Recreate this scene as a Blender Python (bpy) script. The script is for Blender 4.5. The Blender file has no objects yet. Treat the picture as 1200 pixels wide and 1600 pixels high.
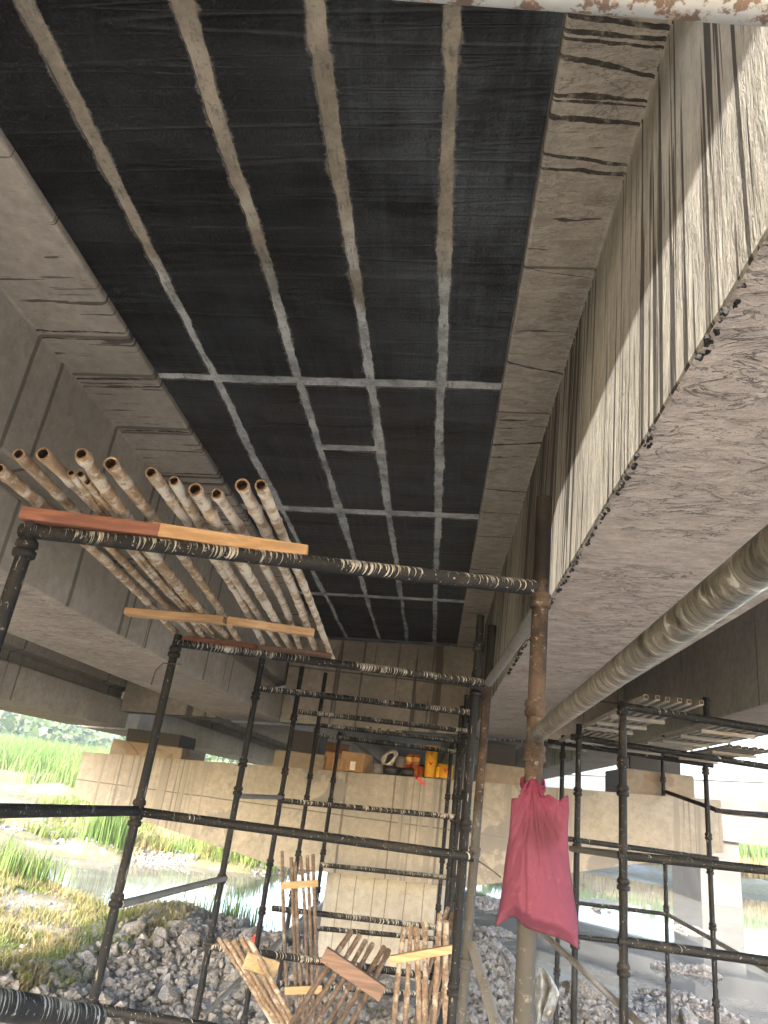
import bpy, bmesh, math, random
import numpy as np
from mathutils import Vector, Matrix, noise as mnoise

random.seed(7); rng = np.random.default_rng(7)
S = bpy.context.scene
COL = S.collection
R = math.radians

# ------------------------------------------------------------------ camera
# eye at the world origin; x to the right, y along the bridge, z up; the river is about 2.6 m below the eye
FPX = 1100.0
FW = Vector((672 - 600, 1253 - 800, FPX)).normalized()          # bridge axis in image coords (x right, y down, z in)
UP = Vector((931 - 600, -1600 - 800, FPX)); UP = (UP - FW * UP.dot(FW)).normalized()
RT = FW.cross(UP).normalized()
RT = UP.cross(FW) if RT.x < 0 else RT
M3 = Matrix((RT, FW, UP))                                        # world = M3 @ image
cam_d = bpy.data.cameras.new('camera'); cam = bpy.data.objects.new('camera', cam_d); COL.objects.link(cam)
cx = M3 @ Vector((1, 0, 0)); cy = M3 @ Vector((0, -1, 0)); cz = M3 @ Vector((0, 0, -1))
mw = Matrix((cx, cy, cz)).transposed().to_4x4()
cam.matrix_world = mw
cam_d.sensor_fit = 'VERTICAL'; cam_d.sensor_height = 32.0; cam_d.lens = 32.0 * FPX / 1600.0
cam_d.clip_start = 0.05; cam_d.clip_end = 3000
S.camera = cam

# ------------------------------------------------------------------ light
SUN = Vector((-0.39, -2.4, 1.0)).normalized()                    # towards the sun: behind the viewer, a little to the left
sun_el = math.asin(SUN.z); sun_az = math.atan2(SUN.x, SUN.y)
W = bpy.data.worlds.new('World'); S.world = W; W.use_nodes = True
wn = W.node_tree; sky = wn.nodes.new('ShaderNodeTexSky'); sky.sky_type = 'NISHITA'
sky.sun_disc = False; sky.sun_elevation = sun_el; sky.sun_rotation = sun_az
sky.air_density = 1.0; sky.dust_density = 2.5; sky.ozone_density = 1.0
bg = wn.nodes['Background']; bg.inputs[1].default_value = 0.15
wn.links.new(sky.outputs[0], bg.inputs[0])
sd = bpy.data.lights.new('sun', 'SUN'); sd.energy = 2.0; sd.angle = R(0.5); sd.color = (1.0, 0.95, 0.88)
so = bpy.data.objects.new('sun', sd); COL.objects.link(so)
so.rotation_euler = SUN.to_track_quat('Z', 'Y').to_euler(); so.location = (-6, -30, 14)
S.view_settings.view_transform = 'Standard'; S.view_settings.look = 'None'
S.view_settings.gamma = 1.0; S.view_settings.exposure = 3.95
S.render.engine = 'CYCLES'
c = S.cycles; c.use_denoising = True; c.max_bounces = 9; c.diffuse_bounces = 7; c.glossy_bounces = 3
c.transmission_bounces = 4; c.sample_clamp_indirect = 6.0; c.caustics_reflective = False; c.caustics_refractive = False


def at(px, py, Y):
    """world point at bridge station Y seen at photo pixel (px, py)"""
    r = M3 @ Vector((px - 600, py - 800, FPX))
    return r * (Y / r.y)


# ------------------------------------------------------------------ materials
class NT:
    def __init__(s, name):
        s.m = bpy.data.materials.new(name); s.m.use_nodes = True
        s.t = s.m.node_tree; s.n = s.t.nodes; s.b = s.n['Principled BSDF']
        s.co = s.n.new('ShaderNodeTexCoord').outputs['Object']

    def link(s, a, b): s.t.links.new(a, b)

    def map(s, scale, co=None, loc=(0, 0, 0), rot=(0, 0, 0)):
        m = s.n.new('ShaderNodeMapping'); m.inputs['Scale'].default_value = scale; m.inputs['Location'].default_value = loc
        m.inputs['Rotation'].default_value = rot
        s.link(co or s.co, m.inputs['Vector']); return m.outputs[0]

    def noise(s, scale, detail=4, rough=.55, co=None, dist=0.0):
        m = s.n.new('ShaderNodeTexNoise'); m.inputs['Scale'].default_value = scale
        m.inputs['Detail'].default_value = detail; m.inputs['Roughness'].default_value = rough
        m.inputs['Distortion'].default_value = dist
        s.link(co or s.co, m.inputs['Vector']); return m.outputs['Fac']

    def vor(s, scale, co=None, feature='F1'):
        m = s.n.new('ShaderNodeTexVoronoi'); m.inputs['Scale'].default_value = scale; m.feature = feature
        s.link(co or s.co, m.inputs['Vector']); return m.outputs['Distance']

    def ramp(s, f, a, b, va=0.0, vb=1.0):
        m = s.n.new('ShaderNodeMapRange'); m.inputs[1].default_value = a; m.inputs[2].default_value = b
        m.inputs[3].default_value = va; m.inputs[4].default_value = vb; m.interpolation_type = 'SMOOTHSTEP'
        s.link(f, m.inputs[0]); return m.outputs[0]

    def math(s, op, a, b):
        m = s.n.new('ShaderNodeMath'); m.operation = op
        for i, v in enumerate((a, b)):
            if isinstance(v, (int, float)): m.inputs[i].default_value = v
            else: s.link(v, m.inputs[i])
        return m.outputs[0]

    def mix(s, f, a, b, mode='MIX'):
        m = s.n.new('ShaderNodeMix'); m.data_type = 'RGBA'; m.blend_type = mode
        if isinstance(f, (int, float)): m.inputs[0].default_value = f
        else: s.link(f, m.inputs[0])
        for i, v in ((6, a), (7, b)):
            if isinstance(v, tuple): m.inputs[i].default_value = (*v, 1)
            else: s.link(v, m.inputs[i])
        return m.outputs[2]

    def axis(s, i, co=None):
        m = s.n.new('ShaderNodeSeparateXYZ'); s.link(co or s.co, m.inputs[0]); return m.outputs[i]

    def bump(s, h, strength=.3, dist=.02):
        m = s.n.new('ShaderNodeBump'); m.inputs['Strength'].default_value = strength; m.inputs['Distance'].default_value = dist
        s.link(h, m.inputs['Height']); s.link(m.outputs[0], s.b.inputs['Normal'])

    def out(s, colr=None, rough=.8, metal=0.0, spec=.4):
        if colr is not None:
            if isinstance(colr, tuple): s.b.inputs['Base Color'].default_value = (*colr, 1)
            else: s.link(colr, s.b.inputs['Base Color'])
        if isinstance(rough, (int, float)): s.b.inputs['Roughness'].default_value = rough
        else: s.link(rough, s.b.inputs['Roughness'])
        s.b.inputs['Metallic'].default_value = metal
        s.b.inputs['Specular IOR Level'].default_value = spec
        return s.m


TAR = (.030, .026, .022)


def concrete(name, base, low, bump=.25, lines=None, streaks=None, cross=None, boards=None, patch=None, fibre=None, joints=None):
    n = NT(name)
    big = n.noise(1.1, 7, .6); fine = n.noise(14, 6, .65); grain = n.noise(120, 3, .6)
    colr = n.mix(n.ramp(big, .35, .68), low, base)
    colr = n.mix(n.ramp(fine, .3, .75, 0, .5), colr, tuple(v * .6 for v in low))
    colr = n.mix(n.ramp(n.vor(22), .02, .06, .55, 0), colr, tuple(v * .35 for v in low))      # blow holes
    colr = n.mix(n.ramp(n.noise(3.3, 7, .7, dist=.5), .55, .72, 0, .5), colr, tuple(v * k_ for v, k_ in zip(low, (.72, .60, .48))))
    ck = n.noise(1.7, 8, .68, dist=.35)
    ck = n.math('MULTIPLY', n.ramp(n.math('ABSOLUTE', n.math('SUBTRACT', ck, .5), 0), 0, .004, .8, 0), n.ramp(n.noise(.9, 3), .54, .64))
    if not fibre: colr = n.mix(n.math('MULTIPLY', ck, .65), colr, tuple(v * .3 for v in low))
    sp_ = n.noise(48, 4, .7)
    colr = n.mix(n.ramp(sp_, .60, .70, 0, .45), colr, tuple(v * .45 for v in low))
    colr = n.mix(n.ramp(sp_, .40, .30, 0, .35), colr, tuple(min(1, v * 1.35) for v in base))
    h = n.math('ADD', n.math('MULTIPLY', fine, .8), n.math('ADD', n.math('MULTIPLY', grain, .35), n.math('MULTIPLY', ck, 0.0 if fibre else -.8)))
    if fibre:                                                                                 # rough trowelled ripple
        f = n.noise(1.0, 5, .6, co=n.map(fibre), dist=.6)
        colr = n.mix(n.ramp(f, .40, .66, 0, .45), colr, tuple(v * 1.25 for v in base)); colr = n.mix(n.ramp(f, .44, .30, 0, .18), colr, tuple(v * .6 for v in low))
        cz = n.noise(1.0, 7, .66, co=n.map(tuple(v * .55 for v in fibre)), dist=.9)
        cz = n.math('MULTIPLY', n.ramp(n.math('ABSOLUTE', n.math('SUBTRACT', cz, .5), 0), 0, .012, 1, 0), n.ramp(n.noise(2.6, 4), .42, .6))
        colr = n.mix(n.math('MULTIPLY', cz, .68), colr, tuple(v * .45 for v in low)); h = n.math('ADD', h, n.math('MULTIPLY', cz, -1.6))
        f2 = n.noise(1.0, 4, .65, co=n.map(tuple(v * 3.2 for v in fibre)), dist=.8); h = n.math('ADD', h, n.math('MULTIPLY', f2, .9)); colr = n.mix(n.ramp(f2, .52, .70, 0, .4), colr, tuple(v * .6 for v in low))
        h = n.math('ADD', h, n.math('MULTIPLY', f, 2.2))
    if boards:                                                                                # form board joints
        w = n.n.new('ShaderNodeTexWave'); w.wave_type = 'BANDS'; w.bands_direction = boards[0]; w.inputs['Scale'].default_value = boards[1]
        w.inputs['Distortion'].default_value = 1.2; w.inputs['Detail'].default_value = 3; w.inputs['Detail Scale'].default_value = .6
        n.link(n.co, w.inputs['Vector'])
        l = n.math('MULTIPLY', n.ramp(w.outputs['Fac'], .93, .99), n.ramp(n.noise(2.5, 3), .4, .6))
        colr = n.mix(n.math('MULTIPLY', l, .75), colr, tuple(v * .3 for v in low))
    if joints:
        for ax, pos, wd in joints:
            d = n.math('ABSOLUTE', n.math('SUBTRACT', n.math('ADD', n.axis(ax), n.math('MULTIPLY', n.noise(3, 3), .02)), pos + .01), 0)
            colr = n.mix(n.ramp(d, wd * .4, wd, .7, 0), colr, tuple(v * .25 for v in low))
    if lines:                                                                                 # single dark runs across the face at given stations
        wv = n.math('MULTIPLY', n.math('SUBTRACT', n.noise(7, 4, .6), .5), .030)
        brk = n.noise(1.0, 3, .6, co=n.map((5, 2.5, 5)))
        yy = n.math('ADD', n.axis(1), wv)
        for (ya, slope, wd) in lines:
            d = n.math('ABSOLUTE', n.math('SUBTRACT', n.math('SUBTRACT', yy, n.math('MULTIPLY', n.math('SUBTRACT', n.axis(0), .17), slope)), ya), 0)
            wn_ = n.math('MULTIPLY', n.ramp(brk, .25, .65, .25, 1.15), wd * .85)
            kk = n.math('LESS_THAN', d, wn_)
            colr = n.mix(n.math('MULTIPLY', kk, n.ramp(n.noise(26, 4, .7), .30, .52, .35, .92)), colr, TAR)
    if patch:                                                                                 # patched or scraped areas
        f = n.noise(patch[0], 7, .62, dist=.4)
        k = n.ramp(f, patch[1], patch[1] + (patch[3] if len(patch) > 3 else .03))
        colr = n.mix(n.math('MULTIPLY', k, .85), colr, patch[2])
        h = n.math('ADD', h, n.math('MULTIPLY', k, .5))
    if streaks:                                                                               # liquid that ran down the face
        for (sc, zs, t0, t1, lo, hi, colr_s) in streaks:
            f = n.noise(1.0, 3, .55, co=n.map((sc, sc, zs)))
            dens = n.ramp(n.noise(1.0, 2, .5, co=n.map((.9, .9, .12), loc=(3, 1, 0))), .3, .7, lo, hi)
            k = n.ramp(n.math('ADD', f, dens), t0, t1)
            colr = n.mix(n.math('MULTIPLY', k, .92), colr, colr_s)
    if cross:
        for (sx, sy, t0, t1, colr_s) in cross:
            f = n.noise(1.0, 4, .6, co=n.map((sx, sy, sx)), dist=.15)
            k = n.ramp(f, t0, t1)
            colr = n.mix(n.math('MULTIPLY', k, .9), colr, colr_s)
    n.bump(h, bump, .012)
    return n.out(colr, .88, 0, .25)



M = {}
M['web_tar'] = concrete('concrete face with tar runs', (.345, .322, .275), (.27, .25, .212), .28, fibre=(22, 22, 4),
                        streaks=[(26.0, .05, .555, .578, -.13, .11, TAR), (62.0, .10, .59, .62, -.12, .10, (.045, .038, .031)), (34.0, .5, .60, .68, -.10, .08, (.16, .14, .12))])
M['web_left'] = concrete('concrete face with form marks', (.40, .37, .33), (.29, .27, .24), .2, streaks=[(5.0, .10, .66, .70, -.08, .06, (.10, .088, .076)), (22, .3, .70, .74, -.06, .04, (.10, .09, .08))],
                         joints=[(1, 2.72, .02), (1, 2.95, .02), (1, 3.62, .025), (1, 4.3, .03), (1, 4.42, .02), (1, 4.75, .02), (1, 6.1, .03), (1, 6.9, .02)])
M['flange_right'] = concrete('flange underside with drip lines', (.385, .352, .305), (.295, .266, .228), .6, fibre=(9, 26, 9), lines=[(1.25, .12, .009), (1.29, .09, .008), (1.31, .1, .006), (1.36, .21, .009), (1.472, .08, .011), (1.49, .08, .006), (1.545, .09, .012), (1.68, .15, .008), (1.735, .085, .009), (2.84, .3, .009), (3.68, -.2, .012), (2.2, .2, .004), (4.3, .1, .010), (4.7, .05, .008)],
                             cross=[(1.5, 15, .645, .66, (.05, .042, .034)), (2.5, 34, .66, .68, (.09, .08, .066))], joints=[(1, 3.3, .012), (1, 2.2, .010), (1, 5.2, .014)])
M['flange_left'] = concrete('flange underside with form lines', (.39, .355, .315), (.285, .262, .235), .35, lines=[(2.72, .02, .010), (2.78, .02, .006), (3.02, -.03, .009), (3.05, -.02, .006), (3.08, -.04, .008), (3.65, 0, .012), (3.95, .02, .007), (4.25, 0, .010), (4.32, .01, .007), (4.38, -.01, .010), (4.6, 0, .008), (5.0, 0, .012), (5.1, 0, .010), (5.2, 0, .014), (5.32, 0, .01)],
                            cross=[(1.5, 18, .63, .65, (.075, .066, .056)), (2.5, 40, .64, .67, (.10, .09, .076))],
                            joints=[(1, 2.72, .02), (1, 3.05, .02), (1, 3.62, .025), (1, 3.68, .02), (1, 4.3, .03), (1, 4.42, .02), (1, 4.8, .02), (1, 4.95, .02), (1, 5.1, .02)])
M['soffit'] = concrete('rough trowelled soffit', (.44, .385, .348), (.345, .300, .270), 1.0, fibre=(10, 24, 10))
def slab_mat():
    n = NT('slab concrete smeared with resin')
    y = n.axis(1); a = n.noise(5, 7, .7); b = n.noise(17, 6, .7); d = n.noise(60, 4, .65); l = n.noise(1.0, 6, .7, co=n.map((60, 7, 1)))
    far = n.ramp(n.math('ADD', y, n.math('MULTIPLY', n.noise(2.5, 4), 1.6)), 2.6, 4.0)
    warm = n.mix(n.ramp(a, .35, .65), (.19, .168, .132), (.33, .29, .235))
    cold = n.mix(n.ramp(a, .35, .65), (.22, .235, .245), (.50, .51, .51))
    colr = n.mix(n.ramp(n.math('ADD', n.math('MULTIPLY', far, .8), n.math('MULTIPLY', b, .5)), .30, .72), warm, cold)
    colr = n.mix(n.ramp(n.math('ADD', n.math('MULTIPLY', b, .5), n.math('MULTIPLY', l, .5)), .52, .66, 0, .85), colr, (.055, .057, .062))
    colr = n.mix(n.ramp(d, .58, .68, 0, .6), colr, (.09, .09, .092))
    n.bump(n.math('ADD', b, d), .6, .01)
    return n.out(colr, .85, 0, .2)


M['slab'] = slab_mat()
M['dark_conc'] = concrete('weathered diaphragm concrete', (.30, .275, .245), (.19, .178, .16), .25, streaks=[(8, .3, .60, .66, -.06, .06, (.07, .065, .06))], joints=[(0, -1.05, .02), (2, 1.45, .015)])
M['cap'] = concrete('pier cap concrete', (.315, .29, .25), (.235, .215, .185), .3, patch=(1.1, .57, (.17, .16, .15)), streaks=[(7, .35, .57, .66, -.10, .08, (.195, .18, .16)), (26, .35, .62, .70, -.10, .08, (.13, .12, .108))],
                    joints=[(0, -1.05, .022), (0, -.45, .014), (0, .12, .022), (2, -.28, .010)])
M['cap_patch'] = M['cap']
M['column'] = concrete('board marked column concrete', (.35, .325, .28), (.28, .26, .225), .25, streaks=[(10, .12, .70, .72, -.05, .05, (.16, .14, .12))],
                       joints=[(0, x, .008) for x in (-1.0, -.8, -.58, -.42, -.2, .02, .18)])
M['pedestal'] = concrete('bearing pedestal concrete', (.29, .245, .19), (.20, .17, .135), .4, patch=(2.2, .58, (.17, .125, .085)))
M['tar'] = NT('rough dried tar').out((.022, .021, .021), .85, 0, .2)
M['rubber'] = NT('bearing rubber').out((.03, .03, .03), .7)


def black_sheet():
    n = NT('resin coated black carbon sheet')
    scuff = n.noise(2.4, 8, .72); str_ = n.noise(1.0, 6, .68, co=n.map((34, 1.8, 1))); hz = n.noise(1.0, 5, .65, co=n.map((1.1, 26, 1)))
    band = n.noise(1.0, 3, .5, co=n.map((.22, 4.6, 0)))
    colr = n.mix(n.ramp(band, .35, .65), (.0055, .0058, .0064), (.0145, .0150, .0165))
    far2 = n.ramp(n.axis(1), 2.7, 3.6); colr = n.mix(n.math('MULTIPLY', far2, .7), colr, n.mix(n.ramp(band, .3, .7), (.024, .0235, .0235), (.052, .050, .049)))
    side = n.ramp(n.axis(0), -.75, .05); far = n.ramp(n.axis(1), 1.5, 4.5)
    scuff_sheen = n.math('ADD', .10, n.math('MAXIMUM', n.math('MULTIPLY', side, .70), n.math('MULTIPLY', far, .62)))  # scuffs, with sheen painted in stronger to the right and far end
    mixn = n.math('ADD', n.math('MULTIPLY', scuff, .45), n.math('ADD', n.math('MULTIPLY', str_, .33), n.math('MULTIPLY', hz, .22)))
    colr = n.mix(n.math('MULTIPLY', n.ramp(mixn, .43, .66), scuff_sheen), colr, (.078, .092, .110))
    blot = n.noise(1.3, 6, .7, dist=.4); colr = n.mix(n.math('MULTIPLY', n.ramp(blot, .50, .68), n.math('ADD', scuff_sheen, .1)), colr, (.050, .056, .063))
    fleck = n.math('MULTIPLY', n.ramp(n.math('ADD', n.math('MULTIPLY', n.noise(7, 7, .78, dist=.8), .75), n.math('MULTIPLY', hz, .25)), .64, .72), .42)
    colr = n.mix(fleck, colr, (.19, .195, .195))
    ed = n.n.new('ShaderNodeAttribute'); ed.attribute_name = 'edge'; ed = ed.outputs['Fac']
    sm = n.math('SUBTRACT', n.math('ADD', n.math('MULTIPLY', n.noise(11, 7, .75, dist=.6), .75), n.math('MULTIPLY', n.noise(1.0, 5, .7, co=n.map((14, 70, 1))), .35)), n.math('MULTIPLY', n.math('POWER', ed, .6), 2.7))
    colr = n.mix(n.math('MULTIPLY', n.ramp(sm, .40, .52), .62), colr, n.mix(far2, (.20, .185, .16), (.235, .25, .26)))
    mesh_ = n.ramp(n.vor(120), .15, .5, 0, 1)
    colr = n.mix(n.math('MULTIPLY', n.math('MULTIPLY', mesh_, side), n.ramp(scuff, .42, .62, .05, .42)), colr, (.085, .098, .112))
    k = None
    for sc, lo in ((5.2, 2), (9.5, 7), (17.0, 11)):
        line = n.noise(1.0, 2, .4, co=n.map((.30, sc, 0), loc=(lo, 0, 0)))
        q = n.ramp(n.math('ABSOLUTE', n.math('SUBTRACT', line, .5), 0), 0, .012 * 9 / sc + .006, 1, 0)
        k = q if k is None else n.math('MAXIMUM', k, n.math('MULTIPLY', q, .7))
    colr = n.mix(n.math('MULTIPLY', k, .13), colr, (.075, .08, .086))
    h = n.math('ADD', n.math('MULTIPLY', k, 1.6), n.math('MULTIPLY', band, 2.4))
    h = n.math('ADD', h, n.math('MULTIPLY', n.vor(95), .8)); h = n.math('ADD', h, n.math('MULTIPLY', str_, .4))
    n.bump(h, .5, .006)
    return n.out(colr, n.ramp(scuff, .3, .7, .45, .68), 0, .2)


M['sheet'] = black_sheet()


def steel(name, paint, rustc, splash, t0, dense=(70, 70, 10), rust_amt=.0):
    n = NT(name)
    a = n.noise(1.0, 4, .6, co=n.map(dense)); b = n.noise(6, 5, .6); d = n.noise(55, 4, .6)
    colr = n.mix(n.ramp(b, .5 - rust_amt, .75 - rust_amt), paint, rustc)
    colr = n.mix(n.math('MULTIPLY', n.ramp(n.math('ADD', n.math('MULTIPLY', a, .8), n.math('MULTIPLY', b, .25)), t0, t0 + .05), .85), colr, splash)
    colr = n.mix(n.math('MULTIPLY', n.ramp(d, .64, .69), .6), colr, splash)
    n.bump(n.math('ADD', a, n.math('MULTIPLY', d, .5)), .3, .004)
    return n.out(colr, .62, 0, .15)


BLACK = (.0095, .0105, .0125)
M['pole'] = steel('black painted tube with cement specks', BLACK, (.024, .021, .020), (.21, .20, .19), .635)
def runs(name, paint, splash, t0, f=75):
    n = NT(name)
    g = n.n.new('ShaderNodeNewGeometry'); nz = n.axis(2, g.outputs['Normal'])
    al = n.n.new('ShaderNodeCombineXYZ'); n.link(n.math('ADD', n.axis(0), n.axis(1)), al.inputs[0]); n.link(n.math('MULTIPLY', n.axis(2), .04), al.inputs[1]); al = al.outputs[0]
    q = n.noise(f, 3, .75, co=al); w = n.noise(3.1, 3, .6, co=al); sp_ = n.noise(90, 4, .6); sp2 = n.noise(28, 5, .65)
    v = n.math('ADD', q, n.math('MULTIPLY', n.math('SUBTRACT', w, .5), .62))
    top = n.ramp(v, t0, t0 + .17, 1.05, -.95)                      # how far down the side a run reaches
    k = n.ramp(n.math('SUBTRACT', n.math('ADD', nz, n.math('MULTIPLY', n.math('SUBTRACT', sp_, .5), .5)), top), -.05, .12)
    k = n.math('MULTIPLY', k, n.ramp(sp2, .34, .52, .25, .95))
    colr = n.mix(n.ramp(n.noise(9, 5, .65), .5, .72), paint, (.026, .023, .021))
    colr = n.mix(k, colr, splash)
    colr = n.mix(n.math('MULTIPLY', n.ramp(sp_, .63, .68), .7), colr, splash)
    n.bump(n.math('ADD', k, n.math('MULTIPLY', sp_, .4)), .4, .003)
    return n.out(colr, .6, 0, .15)


M['ledger'] = runs('black ledger with cement runs', (.0105, .0112, .013), (.33, .315, .285), .48, 105)
M['ledger_clean'] = runs('black ledger with few runs', (.0105, .0112, .013), (.32, .34, .30), .60, 55)
M['dusty'] = steel('dust grey tube', (.13, .125, .12), (.09, .075, .06), (.36, .34, .30), .64)
M['cup'] = steel('dark cup joint', (.013, .013, .0145), (.045, .033, .026), (.26, .24, .21), .66, (40, 40, 25))


def rusty():
    n = NT('rusty tube black at its top')
    b = n.noise(8, 7, .65); g = n.noise(45, 5, .65); z = n.math('ADD', n.axis(2), n.math('MULTIPLY', n.noise(30, 3), .10))
    colr = n.mix(n.ramp(b, .40, .60), (.018, .013, .011), (.056, .040, .031))
    colr = n.mix(n.ramp(g, .56, .66, 0, .7), colr, (.055, .036, .028))
    colr = n.mix(n.ramp(n.noise(70, 5, .75), .52, .62, 0, .65), colr, (.020, .015, .013)); colr = n.mix(n.ramp(n.noise(38, 5, .75), .58, .66, 0, .8), colr, (.17, .15, .13))
    colr = n.mix(n.ramp(z, .68, .74), colr, n.mix(n.ramp(b, .45, .62), (.006, .0057, .0055), (.018, .0135, .011)))
    colr = n.mix(n.ramp(z, .10, -.02), colr, n.mix(n.ramp(g, .56, .70), (.048, .047, .046), (.115, .11, .104)))
    n.bump(n.math('ADD', b, g), .6, .004)
    return n.out(colr, .75, 0, .12)


M['rusty'] = rusty()


def galv():
    n = NT('tube caked with cement rings')
    a = n.noise(1.0, 6, .72, co=n.map((14, 46, 14)), dist=1.1); b = n.noise(22, 5, .6)
    colr = n.mix(n.ramp(a, .36, .60), (.040, .034, .025), (.175, .160, .128))
    colr = n.mix(n.ramp(a, .55, .63, 0, .85), colr, (.46, .445, .41))
    colr = n.mix(n.ramp(b, .56, .68, 0, .7), colr, (.09, .09, .085))
    n.bump(n.math('ADD', a, n.math('MULTIPLY', b, .4)), .8, .007)
    return n.out(colr, .36, .35, .5)


M['galv'] = galv()


def peel():
    n = NT('tube with peeling pale paint')
    a = n.noise(38, 6, .65); b = n.noise(70, 4, .6)
    colr = n.mix(n.ramp(a, .44, .5), (.12, .08, .06), (.30, .31, .31))
    colr = n.mix(n.ramp(b, .58, .64), colr, (.30, .22, .16))
    n.bump(a, .5, .004)
    return n.out(colr, .6)


M['peel'] = peel()


def bamboo(name, base, pale, t):
    n = NT(name)
    a = n.noise(1.0, 5, .6, co=n.map((45, 9, 45))); b = n.noise(13, 6, .65); d = n.noise(60, 4, .6)
    colr = n.mix(n.ramp(a, .35, .7), tuple(v * .55 for v in base), base)
    colr = n.mix(n.ramp(b, t, t + .10, 0, .9), colr, pale)
    colr = n.mix(n.ramp(d, .62, .68, 0, .6), colr, tuple(v * .35 for v in base))
    n.bump(n.math('ADD', a, b), .45, .005)
    return n.out(colr, .75, 0, .3)


M['bamboo'] = bamboo('bamboo splashed with cement', (.40, .28, .175), (.50, .45, .375), .48)
M['bamboo_pale'] = bamboo('bamboo coated in grey cement', (.40, .30, .21), (.50, .455, .39), .43)
M['bamboo_end'] = NT('dark bamboo hollow').out((.035, .022, .014), .9)  # near-black, standing in for shade inside holes and open ends
M['bamboo_cut'] = bamboo('sawn bamboo end', (.20, .125, .075), (.28, .20, .13), .58)
M['stick'] = bamboo('old brown stick', (.155, .108, .080), (.23, .20, .172), .55)
M['stick_pale'] = bamboo('peeled weathered stick', (.215, .150, .105), (.31, .275, .235), .50)


def wood(name, base, dark):
    n = NT(name)
    a = n.noise(1.0, 6, .6, co=n.map((3, 40, 40)), dist=.3); b = n.noise(5, 4)
    colr = n.mix(n.ramp(a, .35, .65), dark, base)
    colr = n.mix(n.ramp(b, .55, .75, 0, .6), colr, dark)
    colr = n.mix(n.ramp(n.vor(11), .03, .07, .7, 0), colr, tuple(v * .3 for v in dark))
    n.bump(a, .35, .004)
    return n.out(colr, .72, 0, .3)


M['timber'] = wood('orange sawn timber', (.40, .262, .150), (.27, .165, .085))
M['timber_red'] = wood('red brown timber', (.22, .095, .062), (.13, .055, .04))
M['timber_pale'] = wood('pale sawn timber', (.36, .265, .155), (.26, .18, .095))
M['timber_dark'] = wood('dirty dark timber', (.16, .10, .08), (.09, .06, .05))
M['slat'] = wood('dusty grey slat', (.33, .30, .26), (.22, .20, .17))


def earth():
    n = NT('river bank ground')
    x, y, z = (n.axis(i) for i in range(3))
    a = n.noise(.55, 6, .6); b = n.noise(4, 6, .65); d = n.noise(25, 5, .65)
    mud = n.mix(n.ramp(b, .35, .65), (.22, .205, .185), (.40, .375, .34))
    mud = n.mix(n.ramp(d, .55, .72, 0, .7), mud, (.10, .09, .08))
    grass = n.mix(n.ramp(b, .38, .62), (.065, .065, .028), (.125, .105, .062))
    grass = n.mix(n.ramp(d, .5, .7, 0, .7), grass, (.07, .09, .025))
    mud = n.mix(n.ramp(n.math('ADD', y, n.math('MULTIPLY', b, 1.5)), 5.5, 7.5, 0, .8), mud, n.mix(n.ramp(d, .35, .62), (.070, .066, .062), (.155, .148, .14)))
    left = n.ramp(n.math('ADD', x, n.math('MULTIPLY', n.math('SUBTRACT', a, .5), 5.0)), -3.2, -5.2)
    far = n.ramp(n.math('ADD', y, n.math('MULTIPLY', a, 8)), 36, 46)
    k = n.math('MULTIPLY', n.math('MAXIMUM', left, far), n.ramp(n.math('ADD', n.math('MULTIPLY', a, .55), n.math('MULTIPLY', b, .45)), .40, .52))
    n.bump(n.math('ADD', b, d), .7, .05)
    return n.out(n.mix(k, mud, grass), .95, 0, .15)


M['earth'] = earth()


def rockm(name, lo, hi):
    n = NT(name)
    a = n.noise(7, 6, .65); b = n.noise(45, 4, .6)
    colr = n.mix(n.ramp(a, .35, .65), lo, hi)
    colr = n.mix(n.ramp(b, .58, .7, 0, .6), colr, tuple(v * .5 for v in lo))
    n.bump(n.math('ADD', a, b), .6, .02)
    return n.out(colr, .9, 0, .2)


M['rock'] = rockm('grey rubble stone', (.080, .076, .073), (.190, .182, .176))
M['rock_brown'] = rockm('brown rubble stone', (.095, .075, .06), (.17, .14, .118))


def waterm():
    n = NT('shallow river water')
    a = n.noise(1.6, 4, .5, co=n.map((1, .35, 1))); f = n.noise(.9, 6, .65)
    colr = n.mix(n.ramp(f, .4, .62), (.085, .080, .068), (.125, .118, .10))
    n.bump(a, .05, .02)
    n.b.inputs['IOR'].default_value = 1.10
    return n.out(colr, .035, 0, .5)


M['water'] = waterm()


def leafm(name, lo, hi, tr=.35, sc=3.0):
    n = NT(name)
    a = n.noise(sc, 4, .6); b = n.noise(sc * 9, 2)
    colr = n.mix(n.ramp(n.math('ADD', n.math('MULTIPLY', a, .7), n.math('MULTIPLY', b, .3)), .36, .64), lo, hi)
    n.out(colr, .6, 0, .3)
    t = n.n.new('ShaderNodeBsdfTranslucent'); n.link(colr, t.inputs[0])
    mx = n.n.new('ShaderNodeMixShader'); mx.inputs[0].default_value = tr
    n.link(n.b.outputs[0], mx.inputs[1]); n.link(t.outputs[0], mx.inputs[2]); n.link(mx.outputs[0], n.n['Material Output'].inputs[0])
    return n.m


M['reed'] = leafm('green reed', (.050, .095, .020), (.115, .175, .045), .35, .5)
M['drygrass'] = leafm('dry yellow grass', (.13, .105, .045), (.23, .19, .085), .3, .9)
M['grass'] = leafm('low green weeds', (.055, .085, .018), (.125, .15, .04), .3, 1.2)
M['bush'] = leafm('hillside bush leaf', (.028, .050, .020), (.075, .110, .042), .3, .25)
M['twig'] = NT('brown twig').out((.13, .09, .06), .9)


def plain(name, colr, rough=.5, metal=0.0, var=.35, sc=9, spec=.4):
    n = NT(name)
    a = n.noise(sc, 5, .6)
    n.bump(a, .12, .004)
    return n.out(n.mix(n.ramp(a, .35, .7), tuple(v * (1 - var) for v in colr), colr), rough, metal, spec)


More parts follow.
